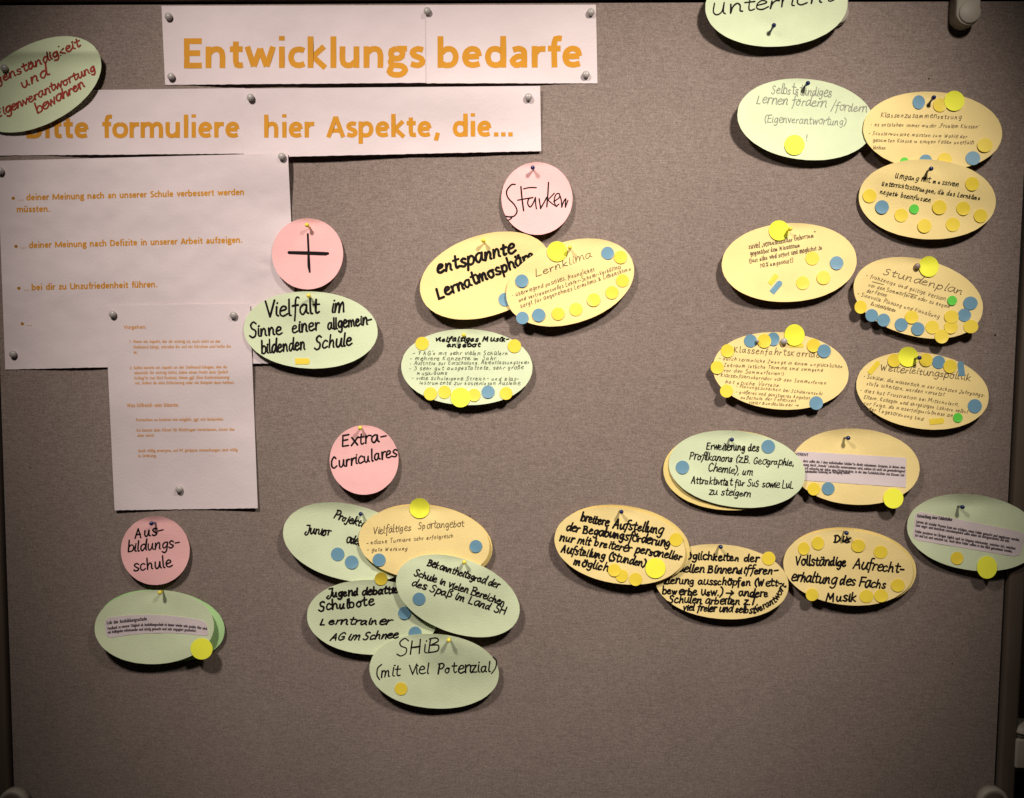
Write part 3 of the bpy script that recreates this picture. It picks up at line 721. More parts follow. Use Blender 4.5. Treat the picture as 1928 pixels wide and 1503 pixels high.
d_ = i.done('ellipsis_dots', 'orange', o); d_['kind'] = 'stuff'
sf = Quad('s', [(197.5, 575.5), (470.5, 572), (485.3, 957), (215.7, 961)], [(214, 592), (441, 594), (339, 921)], 'white', .0050, seed=8, nu=50, nv=66, edge=.003, wr=.7)
o = put(sf, 'paper_sheet', 'white instruction sheet headed Vorgehen with small pale orange print, held by three pins', 'paper', G_P)
i = Ink(sf)
for t, a_, b_, c_, d_, h_, p_ in (
 ('Vorgehen:', 233, 619.5, 276, 619.3, 5.2, 1.5), ('Was hilfreich sein könnte:', 239, 767, 336.5, 766, 5.2, 1.5),
 ('1. Wenn ein Aspekt, der dir wichtig ist, noch nicht an der', 243, 646, 415, 645.5, 4.1, 1.15),
 ('Stellwand hängt, schreibe ihn auf ein Kärtchen und hefte ihn', 251, 656.4, 435.4, 655, 4.1, 1.15), ('an.', 251.5, 666, 259, 666, 4.1, 1.15),
 ('2. Sollte bereits ein Aspekt an der Stellwand hängen, den du', 244, 695.5, 427.6, 693.6, 4.1, 1.15),
 ('ebenfalls für wichtig hältst, klebe einen Punkt dazu (jede/r', 252.9, 705, 430, 703, 4.1, 1.15),
 ('Kolleg*in hat fünf Punkte). Nimm ggf. Eine Konkretisierung', 253, 714.8, 431.8, 713, 4.1, 1.15),
 ('vor, indem du eine Erläuterung oder ein Beispiel dazu heftest.', 253.7, 724, 441.6, 723, 4.1, 1.15),
 ('Formuliere so konkret wie möglich, ggf. mit Beispielen.', 256, 793.4, 422, 792, 4.1, 1.15),
 ('Du kannst dein Kürzel für Rückfragen hinterlassen, musst das', 257, 813, 441.6, 811, 4.1, 1.15), ('aber nicht!', 258.5, 822.7, 290, 822.7, 4.1, 1.15),
 ('Auch völlig anonyme, auf PC getippte Anmerkungen sind völlig', 260, 851.5, 447.7, 849.8, 4.1, 1.15), ('in Ordnung.', 260, 861.3, 295, 860.7, 4.1, 1.15)):
    i = Ink(sf); write(i, t, a_, b_, c_, d_, h_, p_, PRINT, cap=False); i.done('printed_line', 'tan', o)

# ------------------------------------------------------------------ cards
STK = {'Y': 'sy', 'B': 'sb', 'G': 'sg', 'N': 'sn'}
def card(label, cx, cy, a, b, th, pin, mt, lines=(), ink='ink', stick=(), name='oval_card', group=None, raws=(), strip=None, neon=(), **kw):
    s = Sheet('c', cx, cy, a, b, th, pin, mt, seed=len(SHEETS), **kw)
    o = s.make(name); tag(o, label, 'card', group)
    z0 = 0
    if strip: strip(s, o)
    if lines or raws:
        i = Ink(s)
        for ln in lines:
            t, x0, y0, x1, y1, xh, pen = ln[:7]; k = ln[7] if len(ln) > 7 else {}
            write(i, t, x0, y0, x1, y1, xh, pen, **k)
        for pts, pen in raws:
            i.ribbon(smooth(pts, 1.2), pen, True, .12, random.Random(len(pts)))
        i.done('handwriting', ink, o)
    for z, q in enumerate(stick):
        if q[0] in 'yb': bar_sticker(s, q[1], q[2], q[3], q[4], q[5], STK[q[0].upper()], o, q[0] == 'b' or q[3] > 25)
        else: disc(s, q[1], q[2], q[3], q[4] if len(q) > 4 else q[3], STK[q[0]], o, z=z % 3 + 1)
    for q in neon: disc(s, q[0], q[1], q[2], q[3] if len(q) > 3 else q[2], 'sn', o, 'large_sticker_dot', z=3, label='plain lemon yellow dot larger than the other stickers')
    return s, o
GP, GY, GG = 'round pink heading cards', 'yellow oval cards', 'pale green oval cards'
def RG(x0, y0, s, pts): return [(x0 + p[0] * s, y0 + p[1] * s, len(p) > 2) for p in pts]

# top left and top
c1, _ = card('green oval card with red handwriting Eigenständigkeit, tilted at the top left', 71, 159, 129, 75, -28, (11, 130), 'green', [
 ('Eigenständigkeit', -25, 168, 153, 86, 10, 3.2, dict(slant=.1, link=True, jit=.03)), ('und', 42, 167, 95, 140, 12, 3.4, dict(link=True)), ('Eigenverantwortung', -5, 222, 182, 132, 9.5, 3.2, dict(link=True, jit=.03)), ('bewahren', 70, 214, 162, 161, 10.5, 3.4, dict(link=True))],
 ink='red', group=GG, lift=.006, side=.003, tilt=.002)
c2, _ = card('green oval card with black handwriting Unterricht, cut off by the top of the picture', 1462, 10, 134, 78, -3, (1457, 48), 'green', [
 ('Unterricht', 1340, 29, 1573, 2, 15, 2.9, dict(asc=.95, jit=.03))], group=GG, lift=.0125, side=.006, h0=.0125, top=.0)
# right cluster
card('green oval card with grey pencil writing Selbstständiges Lernen and an exclamation mark', 1517, 225, 129, 76, 6, (1521, 157), 'green', [
 ('Selbstständiges', 1452, 175, 1566, 183, 10.5, 1.6, dict(slant=.12, link=True)), ('Lernen fördern', 1424, 195, 1556, 201, 10.5, 1.7), ('/fordern', 1564, 207, 1633, 211, 10, 1.7, dict(slant=.15, link=True)),
 ('(Eigenverantwortung)', 1439, 230, 1594, 236, 9, 1.6), ('!', 1517, 264, 1523, 264, 8, 1.6)], ink='pencil', group=GG, neon=[(1496, 273, 19)], lift=.0112, side=.008, tilt=-.004)
k4, _ = card('yellow oval card headed Klassenzusammensetzung beside the grey-pencilled green card', 1756, 247, 131, 74, 3, (1758, 184), 'yellow', [
 ('Klassenzusammensetzung', 1658, 221, 1812, 224.5, 6.4, 1.35), ('- es entstehen immer wieder „Problem Klassen“', 1639, 237.5, 1845, 242, 4.6, 1.15),
 ('- Schülerwünsche müssten zum Wohle der', 1635, 254, 1822, 260.5, 4.6, 1.15), ('gesamten Klasse in einigen Fällen unerfüllt', 1643, 267, 1835, 272, 4.6, 1.15), ('bleiben', 1644, 281, 1668, 282, 4.8, 1.15)],
 ink='pen', group=GY, stick=[('B', 1730, 192.5, 11.7, 13), ('Y', 1770, 198, 12.8), ('Y', 1854.7, 273.7, 14.5, 13), ('B', 1832, 298, 14, 13), ('Y', 1779, 301, 13), ('B', 1743, 303, 12), ('G', 1703, 305, 8.5)],
 neon=[(1797, 190, 19)], lift=.0112, side=.002, tilt=.0035)
card('yellow oval card beginning Umgang mit massiven, pinned over the lower edge of Klassenzusammensetzung', 1746, 375.5, 129, 75, 3, (1753, 318), 'yellow', [
 ('Umgang mit massiven', 1685, 335, 1806, 352, 6.6, 1.7, dict(slant=.15, link=True)), ('Unterrichtsstörungen, die das Lernklima', 1660, 349.5, 1847, 377.5, 6, 1.7, dict(slant=.15, link=True)), ('negativ beeinflussen', 1657, 365, 1753, 381, 6, 1.6, dict(slant=.15, link=True))],
 group=GY, stick=[('Y', 1830.4, 346.3, 13), ('Y', 1637.4, 369, 12.8), ('B', 1660.8, 390, 12.8), ('Y', 1697, 405.5, 12.6), ('G', 1721.5, 393.7, 9), ('Y', 1769, 390.5, 13.4), ('Y', 1813.8, 392.6, 13), ('Y', 1846.5, 406.6, 12.8), ('Y', 1740.8, 425.6, 13), ('Y', 1794.2, 423, 13.2)],
 lift=.0112, side=.002, tilt=.002)
card('yellow oval card beginning zuviel, with one blue dot and two cut sticker strips', 1486, 494.5, 127, 74, -3, (1488, 432), 'yellow', [
 ('zuviel „vorauseilender Gehorsam“', 1410, 469, 1537, 446.5, 6.2, 1.5, dict(link=True)), ('gegenüber dem Ministerium', 1413, 481.5, 1508, 464.5, 5.6, 1.5, dict(link=True)), ('(fast alles wird sofort und möglichst zu', 1411, 495.5, 1549, 469, 5.4, 1.5, dict(link=True)), ('110% umgesetzt)', 1431, 504, 1494, 494, 5.4, 1.4, dict(link=True))],
 ink='pen', group=GY, stick=[('Y', 1529.5, 486.5, 12.8), ('B', 1575.4, 495.2, 12.7), ('Y', 1550.6, 523, 12.8), ('Y', 1511.5, 532.7, 12.6), ('y', 1456, 526, 22, 9.5, -52), ('b', 1462, 540.5, 28, 11, -50)],
 neon=[(1467, 434, 19)], lift=.0112, side=.007, tilt=-.002)
card('tilted yellow oval card headed Stundenplan with a lower border of blue and yellow dots', 1729, 561, 124, 72.5, 14, (1725, 502), 'yellow', [
 ('Stundenplan', 1662, 516, 1813, 556, 8.6, 1.6, dict(jit=.04)), ('- frühzeitige und gültige Version', 1630, 521, 1780, 567, 5, 1.2), ('vor den Sommerferien oder zu Beginn', 1635, 539.5, 1789, 581, 4.8, 1.2), ('der Ferien', 1631, 550.5, 1670, 560, 4.8, 1.2),
 ('- Sinnvolle Planung und Einhaltung', 1613, 555.5, 1769, 600, 5, 1.2), ('Rückkehrphasen', 1639, 575, 1686, 588, 4.8, 1.2)], raws=[([(1642, 530.5, 0), (1664, 536, 0)], 1.2), ([(1709.5, 552, 0), (1728, 557, 0)], 1.2)],
 ink='pen', group=GY, stick=[('Y', 1620.5, 578.3, 11.5, 12.5), ('B', 1641.4, 594, 12), ('B', 1663.7, 602.7, 12.2), ('B', 1697, 611.4, 12.3), ('Y', 1716.3, 597.2, 12.4), ('B', 1728.4, 619.3, 12.3), ('Y', 1755.4, 616.2, 12.6), ('Y', 1790.5, 615.6, 12.8), ('Y', 1791.5, 596.6, 13.5, 12.2), ('B', 1816, 593.3, 12.3), ('B', 1827.3, 571, 13.5, 12.5), ('G', 1793, 566, 9), ('Y', 1828, 615, 14, 12.6), ('Y', 1773.2, 633.6, 13.2)],
 neon=[(1749, 502, 18.6, 19.6)], lift=.0105, side=.002, tilt=.002)
card('yellow oval card headed KlassenfahrtsKorridor, closely written', 1470, 698.5, 128, 72.5, 4, (1475, 643), 'yellow', [
 ('KlassenfahrtsKorridor', 1382, 663.5, 1553, 674, 7, 1.4), ('- durch terminliche Zwänge in einem unglücklichen', 1353, 677.5, 1588, 693, 4.5, 1.15), ('Zeitraum (etliche Termine sind zwingend', 1363, 690.5, 1551, 700, 4.5, 1.15),
 ('vor den Sommerferien!)', 1362, 700, 1477, 707, 4.5, 1.15), ('- Klassenfahrtskorridor vor den Sommerferien', 1349, 708.5, 1556, 724.5, 4.5, 1.15), ('hat etliche Vorteile:', 1365, 722, 1470, 729, 4.5, 1.15), ('- Planungssicherheit bei Schüleranzahl', 1385, 729.5, 1549, 744.5, 4.3, 1.1),
 ('- größeres und günstigeres Angebot', 1385, 740.5, 1526, 752.5, 4.3, 1.1), ('außerhalb der Ferienzeit', 1394, 751, 1500, 757.5, 4.3, 1.1), ('vieler Bundesländer →', 1410, 760, 1505, 766.5, 4.2, 1.1)],
 ink='pen', group=GY, stick=[('Y', 1369.8, 660.7, 12.4), ('Y', 1350.3, 692, 12.2), ('Y', 1368, 736.5, 12.3), ('B', 1413, 642, 12.2), ('B', 1456, 638.6, 11.7, 12.6), ('Y', 1439, 642.3, 13), ('y', 1499.7, 650.5, 27, 7, 0), ('Y', 1532, 650.6, 12.6), ('B', 1551.8, 661, 12.6), ('B', 1536.8, 759, 12.8)],
 neon=[(1496, 631, 19, 20.3)], lift=.0125, side=.002, tilt=-.003, top=.001)
card('yellow oval card headed Weiterleitungspolitik below Stundenplan', 1737, 736, 125.5, 71.5, 8, (1731, 675), 'yellow', [
 ('Weiterleitungspolitik', 1657, 697, 1828, 716.5, 8, 1.5), ('- Schüler, die wissentlich in der nächsten Jahrgangs-', 1625, 711.5, 1855, 748, 4.7, 1.15), ('stufe scheitern, werden versetzt', 1631, 725, 1779, 746.5, 4.7, 1.15),
 ('- dies hat Frustration bei Mitschülern,', 1619, 737.5, 1806, 765, 4.7, 1.15), ('Eltern, Kollegen und ehrgeizigen Lehrern selbst', 1626, 750.5, 1823, 779, 4.7, 1.15), ('zur Folge, da Misserfolgserlebnisse an', 1626, 762, 1794, 786, 4.7, 1.15), ('der Tagesordnung sind', 1635, 773, 1740, 792.5, 4.7, 1.15)],
 ink='pen', group=GY, stick=[('y', 1646, 692, 29, 9.5, -50), ('Y', 1683.8, 679, 12.4), ('Y', 1743.7, 678, 12.3), ('B', 1767.4, 682, 12.3), ('Y', 1789, 690, 12.6), ('b', 1809.7, 694, 28, 11.5, -97), ('B', 1835.5, 764.8, 13.2), ('G', 1803.6, 786.6, 8.9), ('y', 1764.3, 793.3, 28, 11, -5)],
 neon=[(1710, 672, 19)], lift=.0105, side=.002, tilt=.001)
def strip11(s, o):
    q = Quad('s', [(1499, 849.5), (1706.5, 862), (1705.6, 918), (1503, 904)], [], 'white', host=s, nu=30, nv=8, edge=.001, seed=4)
    l = q.make('paper_label', o); i = Ink(q)
    for t, a_, b_, c_, d_, h_, p_ in (('ZENTRENT', 1489, 857.5, 1522, 859.5, 4, 1.3), ('dern sollte der / dem individuellen Schüler*in direkt zukommen. Gruppen, in denen eine', 1512, 870.5, 1704, 883, 3.7, 1.1),
     ('nung durch „fremde“ Lehrkräfte unternommen wird, nehme ich nicht als gewinnbringend', 1512.7, 877.3, 1704, 890, 3.7, 1.1), ('ich wünsche mir daher eine Förderstruktur, in der den Fachlehrkräften von Klassen Zeit', 1516, 884, 1703, 897.5, 3.7, 1.1), ('individuellen Förderung zur Verfügung stehen.', 1515, 890.3, 1601, 893, 3.7, 1.1)):
        write(i, t, a_, b_, c_, d_, h_, p_, PRINT, cap=False)
    i.done('printed_text', 'print', l)
card('yellow oval card with a straight white printed label, right of the Erweiterung card', 1611, 879, 120.5, 71.5, 3, (1597, 825), 'yellow', group=GY, strip=strip11,
 stick=[('Y', 1532.3, 921, 12), ('B', 1559.4, 920, 12)], neon=[(1682, 938.5, 19)], lift=.012, side=.006, tilt=.001)
card('plain yellow oval card peeking out on the left behind the green Erweiterung card', 1376, 886, 127, 75, 1, (1378, 828), 'amber', group=GY, lift=.008, side=.002, h0=.0008)
card('green oval card with handwriting Erweiterung des Profilkanons and two blue dots', 1387.5, 883.5, 129, 71.5, 7, (1378, 828), 'green', [
 ('Erweiterung des', 1330, 846, 1429, 850, 9, 2.2, dict(slant=.08, link=True)), ('Profilkanons (z.B. Geographie,', 1298, 864.5, 1495, 878, 8.2, 2.1, dict(link=True)), ('Chemie), um', 1333, 886.5, 1418, 895.5, 8.4, 2.2, dict(link=True)), ('Attraktivität für SuS sowie LuL', 1301, 910.5, 1495, 920, 7.8, 2.1, dict(link=True)), ('zu steigern', 1335, 931, 1415, 936, 8, 2.1, dict(link=True))],
 group=GG, stick=[('B', 1446.6, 841, 12.7), ('B', 1285, 880, 12.5)], lift=.0105, side=.003, h0=.002)
def strip12(s, o):
    q = Quad('s', [(1724, 962), (1931, 1003), (1920, 1049.5), (1717.5, 1016)], [], 'white', host=s, nu=30, nv=10, edge=.001, seed=5, rnd=.25)
    l = q.make('paper_label', o); i = Ink(q)
    write(i, 'Entwicklung einer Fehlerkultur', 1727, 974.2, 1793, 981.5, 4.6, 1.35, PRINT, cap=False)
    for t, a_, b_, c_, d_ in (('Lernen als sozialer Prozess kann nur erfolgen, wenn Fehler gemacht und zugelassen werden.', 1725, 984.5, 1920, 1019.5), ('Eine angst- und druckfreie Lernatmosphäre sollte daher ein übergeordnetes Ziel sein.', 1724, 991.5, 1901, 1021.5),
     ('Fehler passieren im Übrigen täglich auch im Umgang miteinander, zwischen SuS, zwischen', 1722.6, 1002.8, 1912, 1035.5), ('SuS und LuL und zwischen LuL. Auch diese Fehler sollten in den Blick genommen werden.', 1722, 1010, 1906, 1041)):
        write(i, t, a_, b_, c_, d_, 3.9, 1.15, PRINT, cap=False)
    i.done('printed_text', 'print', l)
card('green oval card with a white printed label at the right edge, one golden dot below', 1833, 1003, 126, 71, 8, (1812, 955), 'green', group=GG, strip=strip12, stick=[('Y', 1802, 1051.2, 12)], neon=[(1858.5, 1068.5, 19, 21.3)], lift=.0105, side=.008, tilt=.003, h0=.003)
# lower right row, from right to left
card('plain yellow oval card peeking out behind the Vollständige Aufrechterhaltung card', 1602, 1066.5, 123.5, 72, 7, (1594, 1004), 'amber', group=GY, lift=.008, side=.002)
card('yellow oval card with thick black writing Vollständige Aufrechterhaltung des Fachs Musik', 1597, 1069, 122.5, 70.5, 6, (1594, 1004), 'yellow', [
 ('Die', 1571, 1022, 1602, 1021.5, 8.6, 3.4), ('Vollständige', 1498, 1064, 1595, 1066, 11, 3.3), ('Aufrecht-', 1606, 1070, 1702, 1079.5, 11, 3.3), ('erhaltung des Fachs', 1489, 1093, 1668, 1109, 11, 3.3), ('Musik', 1555, 1131.8, 1613, 1132.6, 10.5, 3.5, dict(jit=.03))],
 raws=[([(1594, 1011, 0), (1598, 1021, 0)], 3.2), ([(1588, 1019, 0), (1602, 1013, 0)], 3)],
 group=GY, stick=[('Y', 1513.4, 1033, 10.8, 12), ('Y', 1540, 1023, 11.6, 12.4), ('Y', 1616, 1028, 12.9, 12), ('Y', 1658, 1039.7, 13, 12), ('Y', 1690.6, 1102.6, 13, 12), ('Y', 1529, 1120, 11.8), ('Y', 1631.6, 1123, 13, 12), ('Y', 1659, 1122, 13, 12)], lift=.0105, side=.002, tilt=.001, h0=.002)
card('yellow oval card with thick writing Möglichkeiten der Binnendifferenzierung, overlapped at its upper left', 1359, 1095.5, 126, 70, 5, (1357, 1030), 'yellow', [
 ('öglichkeiten der', 1293, 1053, 1429, 1058, 9, 3.3), ('uellen Binnendifferen-', 1277, 1077, 1464, 1081.5, 9, 3.3), ('zierung ausschöpfen (Wett-', 1250, 1099, 1473, 1104, 8.6, 3.2), ('bewerbe usw.) → andere', 1247, 1118.5, 1447, 1124.5, 9, 3.3),
 ('Schulen arbeiten z.T.', 1259, 1134.5, 1428, 1139.5, 8.6, 3.2), ('viel freier und selbst', 1286, 1149, 1423, 1155.5, 8.2, 3.1), ('verant', 1425, 1154, 1463, 1133.5, 7.6, 2.9), ('wort', 1463, 1131.5, 1481, 1103, 7.4, 2.9)],
 group=GY, stick=[('Y', 1447.3, 1051.5, 12.7)], lift=.0105, side=.002)
card('plain yellow oval card peeking out behind the breitere Aufstellung card', 1174, 1025, 125.5, 72.5, 9, (1170, 964), 'amber', group=GY, lift=.008, side=.003)
card('yellow oval card with thick writing breitere Aufstellung der Begabungsförderung', 1167, 1028, 124, 71, 9, (1170, 964), 'yellow', [
 ('breitere', 1093, 980, 1146, 992, 10, 3.5), ('Aufstellung', 1153, 994, 1248, 1005, 10, 3.5), ('der Begabungsförderung', 1065, 999, 1262, 1030, 9.8, 3.5), ('nur mit breiterer personeller', 1053, 1017.5, 1284, 1055, 9.2, 3.4), ('Aufstellung (Stunden)', 1056, 1039, 1216, 1068, 9.4, 3.4), ('möglich', 1079, 1063, 1145, 1076, 9.4, 3.4)],
 group=GY, stick=[('Y', 1272.8, 1016.3, 12.5), ('Y', 1170.7, 1084.4, 11.8), ('Y', 1156.6, 1073.6, 12), ('Y', 1196.8, 1091, 12.3)], neon=[(1234, 1070, 19)], lift=.0118, side=.006, tilt=-.002, h0=.002)
# middle
card('round pink card marked with a large black plus sign', 579, 478, 67, 67, 0, (578, 424), 'pink', name='round_card', group=GP, ex=2.0, lift=.012, side=.003, top=.004,
 raws=[([(544, 475.6, 0), (575, 476, 0), (617, 477.5, 0)], 5.6), ([(545, 477, 0), (585, 478.5, 0), (614, 479.5, 0)], 4), ([(579.5, 441, 0), (581, 474, 0), (583, 512, 0)], 4), ([(580.5, 474, 0), (580.5, 500, 0), (583.5, 512, 0)], 3.4)])
card('green oval card with handwriting Vielfalt im Sinne einer allgemeinbildenden Schule', 585, 621.5, 126, 72.5, 2, (581, 557), 'green', [
 ('Vielfalt', 501, 597, 604, 589.5, 17.5, 3.8, dict(asc=.95, jit=.03)), ('im', 624, 590, 651, 588, 17, 3.8), ('Sinne', 470, 635, 533, 629, 14.5, 3.7, dict(jit=.025)), ('einer', 550, 627, 603, 621, 14.5, 3.7, dict(jit=.025)), ('allgemein-', 617, 621.5, 701, 610, 13, 3.6, dict(jit=.025)), ('bildenden', 492, 666, 576, 658, 14.5, 3.7, dict(jit=.025)), ('Schule', 592, 658, 664, 650, 14.5, 3.7, dict(jit=.025))],
 group=GG, stick=[('y', 569.6, 680.5, 27.5, 11.5, 0)], lift=.0112, side=.006, tilt=.001, top=.003, h0=.003)
S_ = .2334
card('round pink card with handwriting Stärken', 1011, 374, 67, 68.3, 0, (1003, 316), 'pink', name='round_card', group=GP, ex=2.0, lift=.0105, side=.003, raws=[
 (RG(770, 290, S_, [(857, 246), (825, 250), (788, 300), (800, 355), (850, 410), (872, 460), (850, 500), (812, 508), (783, 503, 1), (828, 514), (800, 537)]), 2.8),
 (RG(770, 290, S_, [(903, 264), (912, 360), (925, 458)]), 3), (RG(770, 290, S_, [(878, 373), (950, 360), (1000, 352)]), 2.6), (RG(770, 290, S_, [(925, 282), (970, 272), (1027, 272)]), 2.6),
 (RG(770, 290, S_, [(1000, 352), (968, 362), (958, 400), (978, 428), (1003, 395), (1020, 352, 1), (1022, 400), (1028, 442)]), 2.7), (RG(770, 290, S_, [(1050, 362), (1062, 440, 1), (1085, 400), (1112, 350)]), 2.8),
 (RG(770, 290, S_, [(1126, 230), (1120, 330), (1112, 426)]), 2.8), (RG(770, 290, S_, [(1172, 318), (1120, 372, 1), (1160, 405), (1192, 425)]), 2.5), (RG(770, 290, S_, [(1168, 385), (1212, 352), (1213, 322), (1188, 325), (1172, 370), (1185, 418), (1210, 405)]), 2.5),
 (RG(770, 290, S_, [(1222, 345), (1230, 385), (1232, 430, 1), (1248, 385), (1265, 362), (1262, 400), (1262, 430, 1), (1282, 375)]), 2.5)])
card('yellow oval card with thick writing entspannte Lernatmosphäre, tilted up to the right', 914, 519, 127, 76, -18, (910, 453), 'yellow', [
 ('entspannte', 824, 515, 972, 475, 15.5, 5, dict(jit=.035)), ('Lernatmosphäre', 826, 563, 1010, 488, 13.5, 4.8, dict(jit=.035))], group=GY, stick=[('B', 951, 564, 12.6)], lift=.0112, side=.005, tilt=-.002)
card('yellow oval card headed Lernklima in thin writing, rimmed with blue and yellow dots', 1073.5, 532, 124, 76.5, -18, (1073, 467), 'yellow', [
 ('Lernklima', 1009, 521.5, 1117, 483, 8.5, 1.5, dict(jit=.03)), ('- überwiegend positives, freundliches', 964, 560, 1121, 509.5, 5.4, 1.25), ('und vertrauensvolles Lehrer-Schüler-Verhältnis', 977, 569.5, 1170, 505, 5.2, 1.25), ('sorgt für angenehmes Lernklima & Lebensklima', 981, 580, 1190, 508, 5.2, 1.25)],
 ink='pen', group=GY, stick=[('B', 1144, 476.7, 12.1), ('Y', 1168.4, 484.4, 12.1), ('B', 982.4, 529, 12.3), ('Y', 1172, 528.5, 12.1), ('Y', 1152.3, 551, 12.2), ('Y', 1118, 564.7, 12.4), ('Y', 1084.4, 582.7, 12.4), ('Y', 1050.8, 591, 12.1), ('B', 1014.4, 593.4, 12.4), ('B', 983.6, 598.8, 11.8)],
 neon=[(1049, 473.5, 19)], lift=.0112, side=.006, tilt=.001)
card('green oval card headed vielfältiges Musikangebot above faint grey bullet notes', 879, 691.5, 123.5, 71.5, 1, (873, 631), 'green', [
 ('- 7 AG\'s mit sehr vielen Schülern', 777, 668.5, 958, 668.5, 5, 1.35), ('- mehrere Konzerte im Jahr', 771, 678.5, 935, 678, 4.8, 1.3), ('- Auftritte zur Einschulung, Abientlassungsfeier', 771, 687.5, 998, 685, 4.8, 1.2),
 ('- 3 sehr gut ausgestattete, sehr große', 770, 697, 987, 695, 4.8, 1.25), ('Musikräume', 785, 706, 843, 706, 4.8, 1.25), ('- viele schuleigene Streich- und Blas-', 774, 715, 978, 717, 4.8, 1.25), ('Instrumente zur kostenlosen Ausleihe', 790, 724, 980, 725, 4.8, 1.25)],
 ink='greyink', group=GG, stick=[('Y', 794.6, 647, 12.6), ('Y', 968.5, 651.7, 12.6), ('Y', 810.4, 741.6, 12.4), ('Y', 837, 738.5, 12.2), ('Y', 892.6, 744, 12), ('B', 919, 738, 12.1), ('Y', 952.8, 740.8, 12.1)],
 neon=[(867, 748.5, 18.6)], lift=.0135, side=.003, top=.003, strip=lambda s, o: (lambda i: (write(i, 'vielfältiges Musik-', 819, 642.5, 960, 642.5, 6, 3.2, asc=.62), write(i, 'angebot', 842, 653.5, 906, 653, 5.6, 3.2, asc=.6), i.done('heading', 'ink', o)))(Ink(s)))
card('round pink card with handwriting Extracurriculares', 685.5, 866.3, 64.8, 65.3, 0, (678, 806), 'pink', [
 ('Extra-', 644, 841.5, 728, 831, 13.5, 3.3, dict(jit=.035, slant=.15)), ('Curriculares', 624, 883, 749, 859, 13, 3.2, dict(jit=.035, slant=.15))], name='round_card', group=GP, ex=2.0, lift=.0125, side=.002)
card('round pink card with handwriting Ausbildungsschule at the lower left', 292.3, 1037, 64.8, 64.6, 0, (285, 986), 'pink', [
 ('Aus-', 254, 1013, 308, 1006, 12.5, 2.9, dict(jit=.03)), ('bildungs-', 240, 1040, 338, 1030, 12, 2.9, dict(jit=.03)), ('schule', 252, 1075.5, 326, 1067, 13, 2.9, dict(jit=.03))], name='round_card', group=GP, ex=2.0, lift=.010, side=.002, top=.004)
card('plain bright green oval card peeking out on the right behind the Lob der Ausbildungsschule card', 304.5, 1178.5, 119, 67, 6, (301, 1116), 'mint', group=GG, lift=.004, side=.002)
def strip24(s, o):
    q = Quad('s', [(196.5, 1164), (388, 1170), (393.5, 1199), (200, 1203)], [], 'white', host=s, nu=34, nv=12, edge=.001, seed=7, rnd=.5); q.bend = 9
    l = q.make('paper_label', o); i = Ink(q)
    write(i, 'Lob der Ausbildungsschule', 201.5, 1176, 277, 1168, 4.8, 1.4, PRINT, cap=False)
    write(i, 'Feedback zu unserer Tätigkeit als Ausbildungsschule ist immer wieder sehr positiv. Hier wird', 202.7, 1186.5, 390, 1187, 4, 1.1, PRINT, cap=False, bow=8)
    write(i, 'ein kollegiales Miteinander und richtig gemacht und sehr engagiert gearbeitet.', 202.7, 1193.6, 370, 1190.5, 4, 1.1, PRINT, cap=False, bow=5)
    i.done('printed_text', 'print', l)
card('green oval card with a curved white printed label Lob der Ausbildungsschule', 290.5, 1181, 112.5, 69.5, -2, (301, 1116), 'green', group=GG, strip=strip24, neon=[(379.5, 1222, 20.8, 20)], lift=.0105, side=.010, tilt=.001, top=.003, h0=.004)
# lower middle pile
card('green oval card with handwriting Projekte Junior oder, leftmost of the overlapping pile', 656, 1021.3, 125, 71, 13, (679, 968), 'green', [
 ('Projekte', 628, 975, 687, 995, 9.5, 3, dict(jit=.04)), ('Junior', 574, 1004, 623, 1009, 10, 2.9, dict(link=True)), ('oder', 651, 1021, 680, 1028, 10, 3, dict(link=True))], group=GG, stick=[('B', 635.8, 1043.7, 12.6), ('B', 662, 1058.7, 12.6)], lift=.0112, side=.008, tilt=-.001)
card('green oval card with handwriting Jugend debattiert, Schulbote and Lerntrainer', 701, 1162.5, 123, 70.5, 2, (730, 1105), 'green', [
 ('Jugend debattie', 616, 1125, 750, 1116.5, 8.4, 3.6), ('Schulbote', 600, 1151, 705, 1139.5, 10.5, 3.6), ('Lerntrainer', 603, 1176.5, 736, 1176, 8.4, 3.2, dict(slant=.25)), ('AG im Schnee', 621, 1206, 750, 1202, 8.2, 3.1, dict(slant=.3))],
 group=GG, stick=[('Y', 717.5, 1090, 12), ('B', 761.8, 1154.4, 12), ('B', 781.6, 1192, 12)], lift=.0105, side=.006)
card('plain yellow oval card peeking out on the right behind the Sportangebot card', 806.5, 1021, 121.5, 70, 9, (790, 965), 'amber', group=GY, lift=.008, side=.002)
card('yellow oval card headed Vielfältiges Sportangebot, a blue dot at each side', 798.5, 1022, 123.5, 70, 5, (790, 965), 'yellow', [
 ('Vielfältiges', 703, 1006, 775, 999, 8, 1.5), ('Sportangebot', 787, 996, 875, 992, 8, 1.5), ('- etliche Turniere sehr erfolgreich', 690, 1026, 855, 1012, 5, 1.3), ('- gute Werbung', 691, 1038.5, 768, 1036, 5, 1.3)],
 ink='pen', group=GY, stick=[('B', 713.7, 1054.5, 12.2), ('B', 896, 1028.8, 11.9)], neon=[(790, 957, 19)], lift=.012, side=.004, h0=.002)
card('green oval card with handwriting Bekanntheitsgrad der Schule, tilted down to the right', 862, 1122, 121, 69.5, 20, (874, 1059), 'green', [
 ('Bekanntheitsgrad der', 804, 1064.5, 939, 1108, 8.2, 2.8, dict(jit=.04, link=True)), ('Schule in vielen Bereichen', 779, 1083, 950, 1141, 8.2, 2.8, dict(jit=.04, link=True)), ('des Spaß im Land SH', 774, 1102, 952, 1158, 8.6, 2.8, dict(jit=.04, link=True))],
 group=GG, stick=[('B', 789, 1128, 12.1)], lift=.012, side=.004)
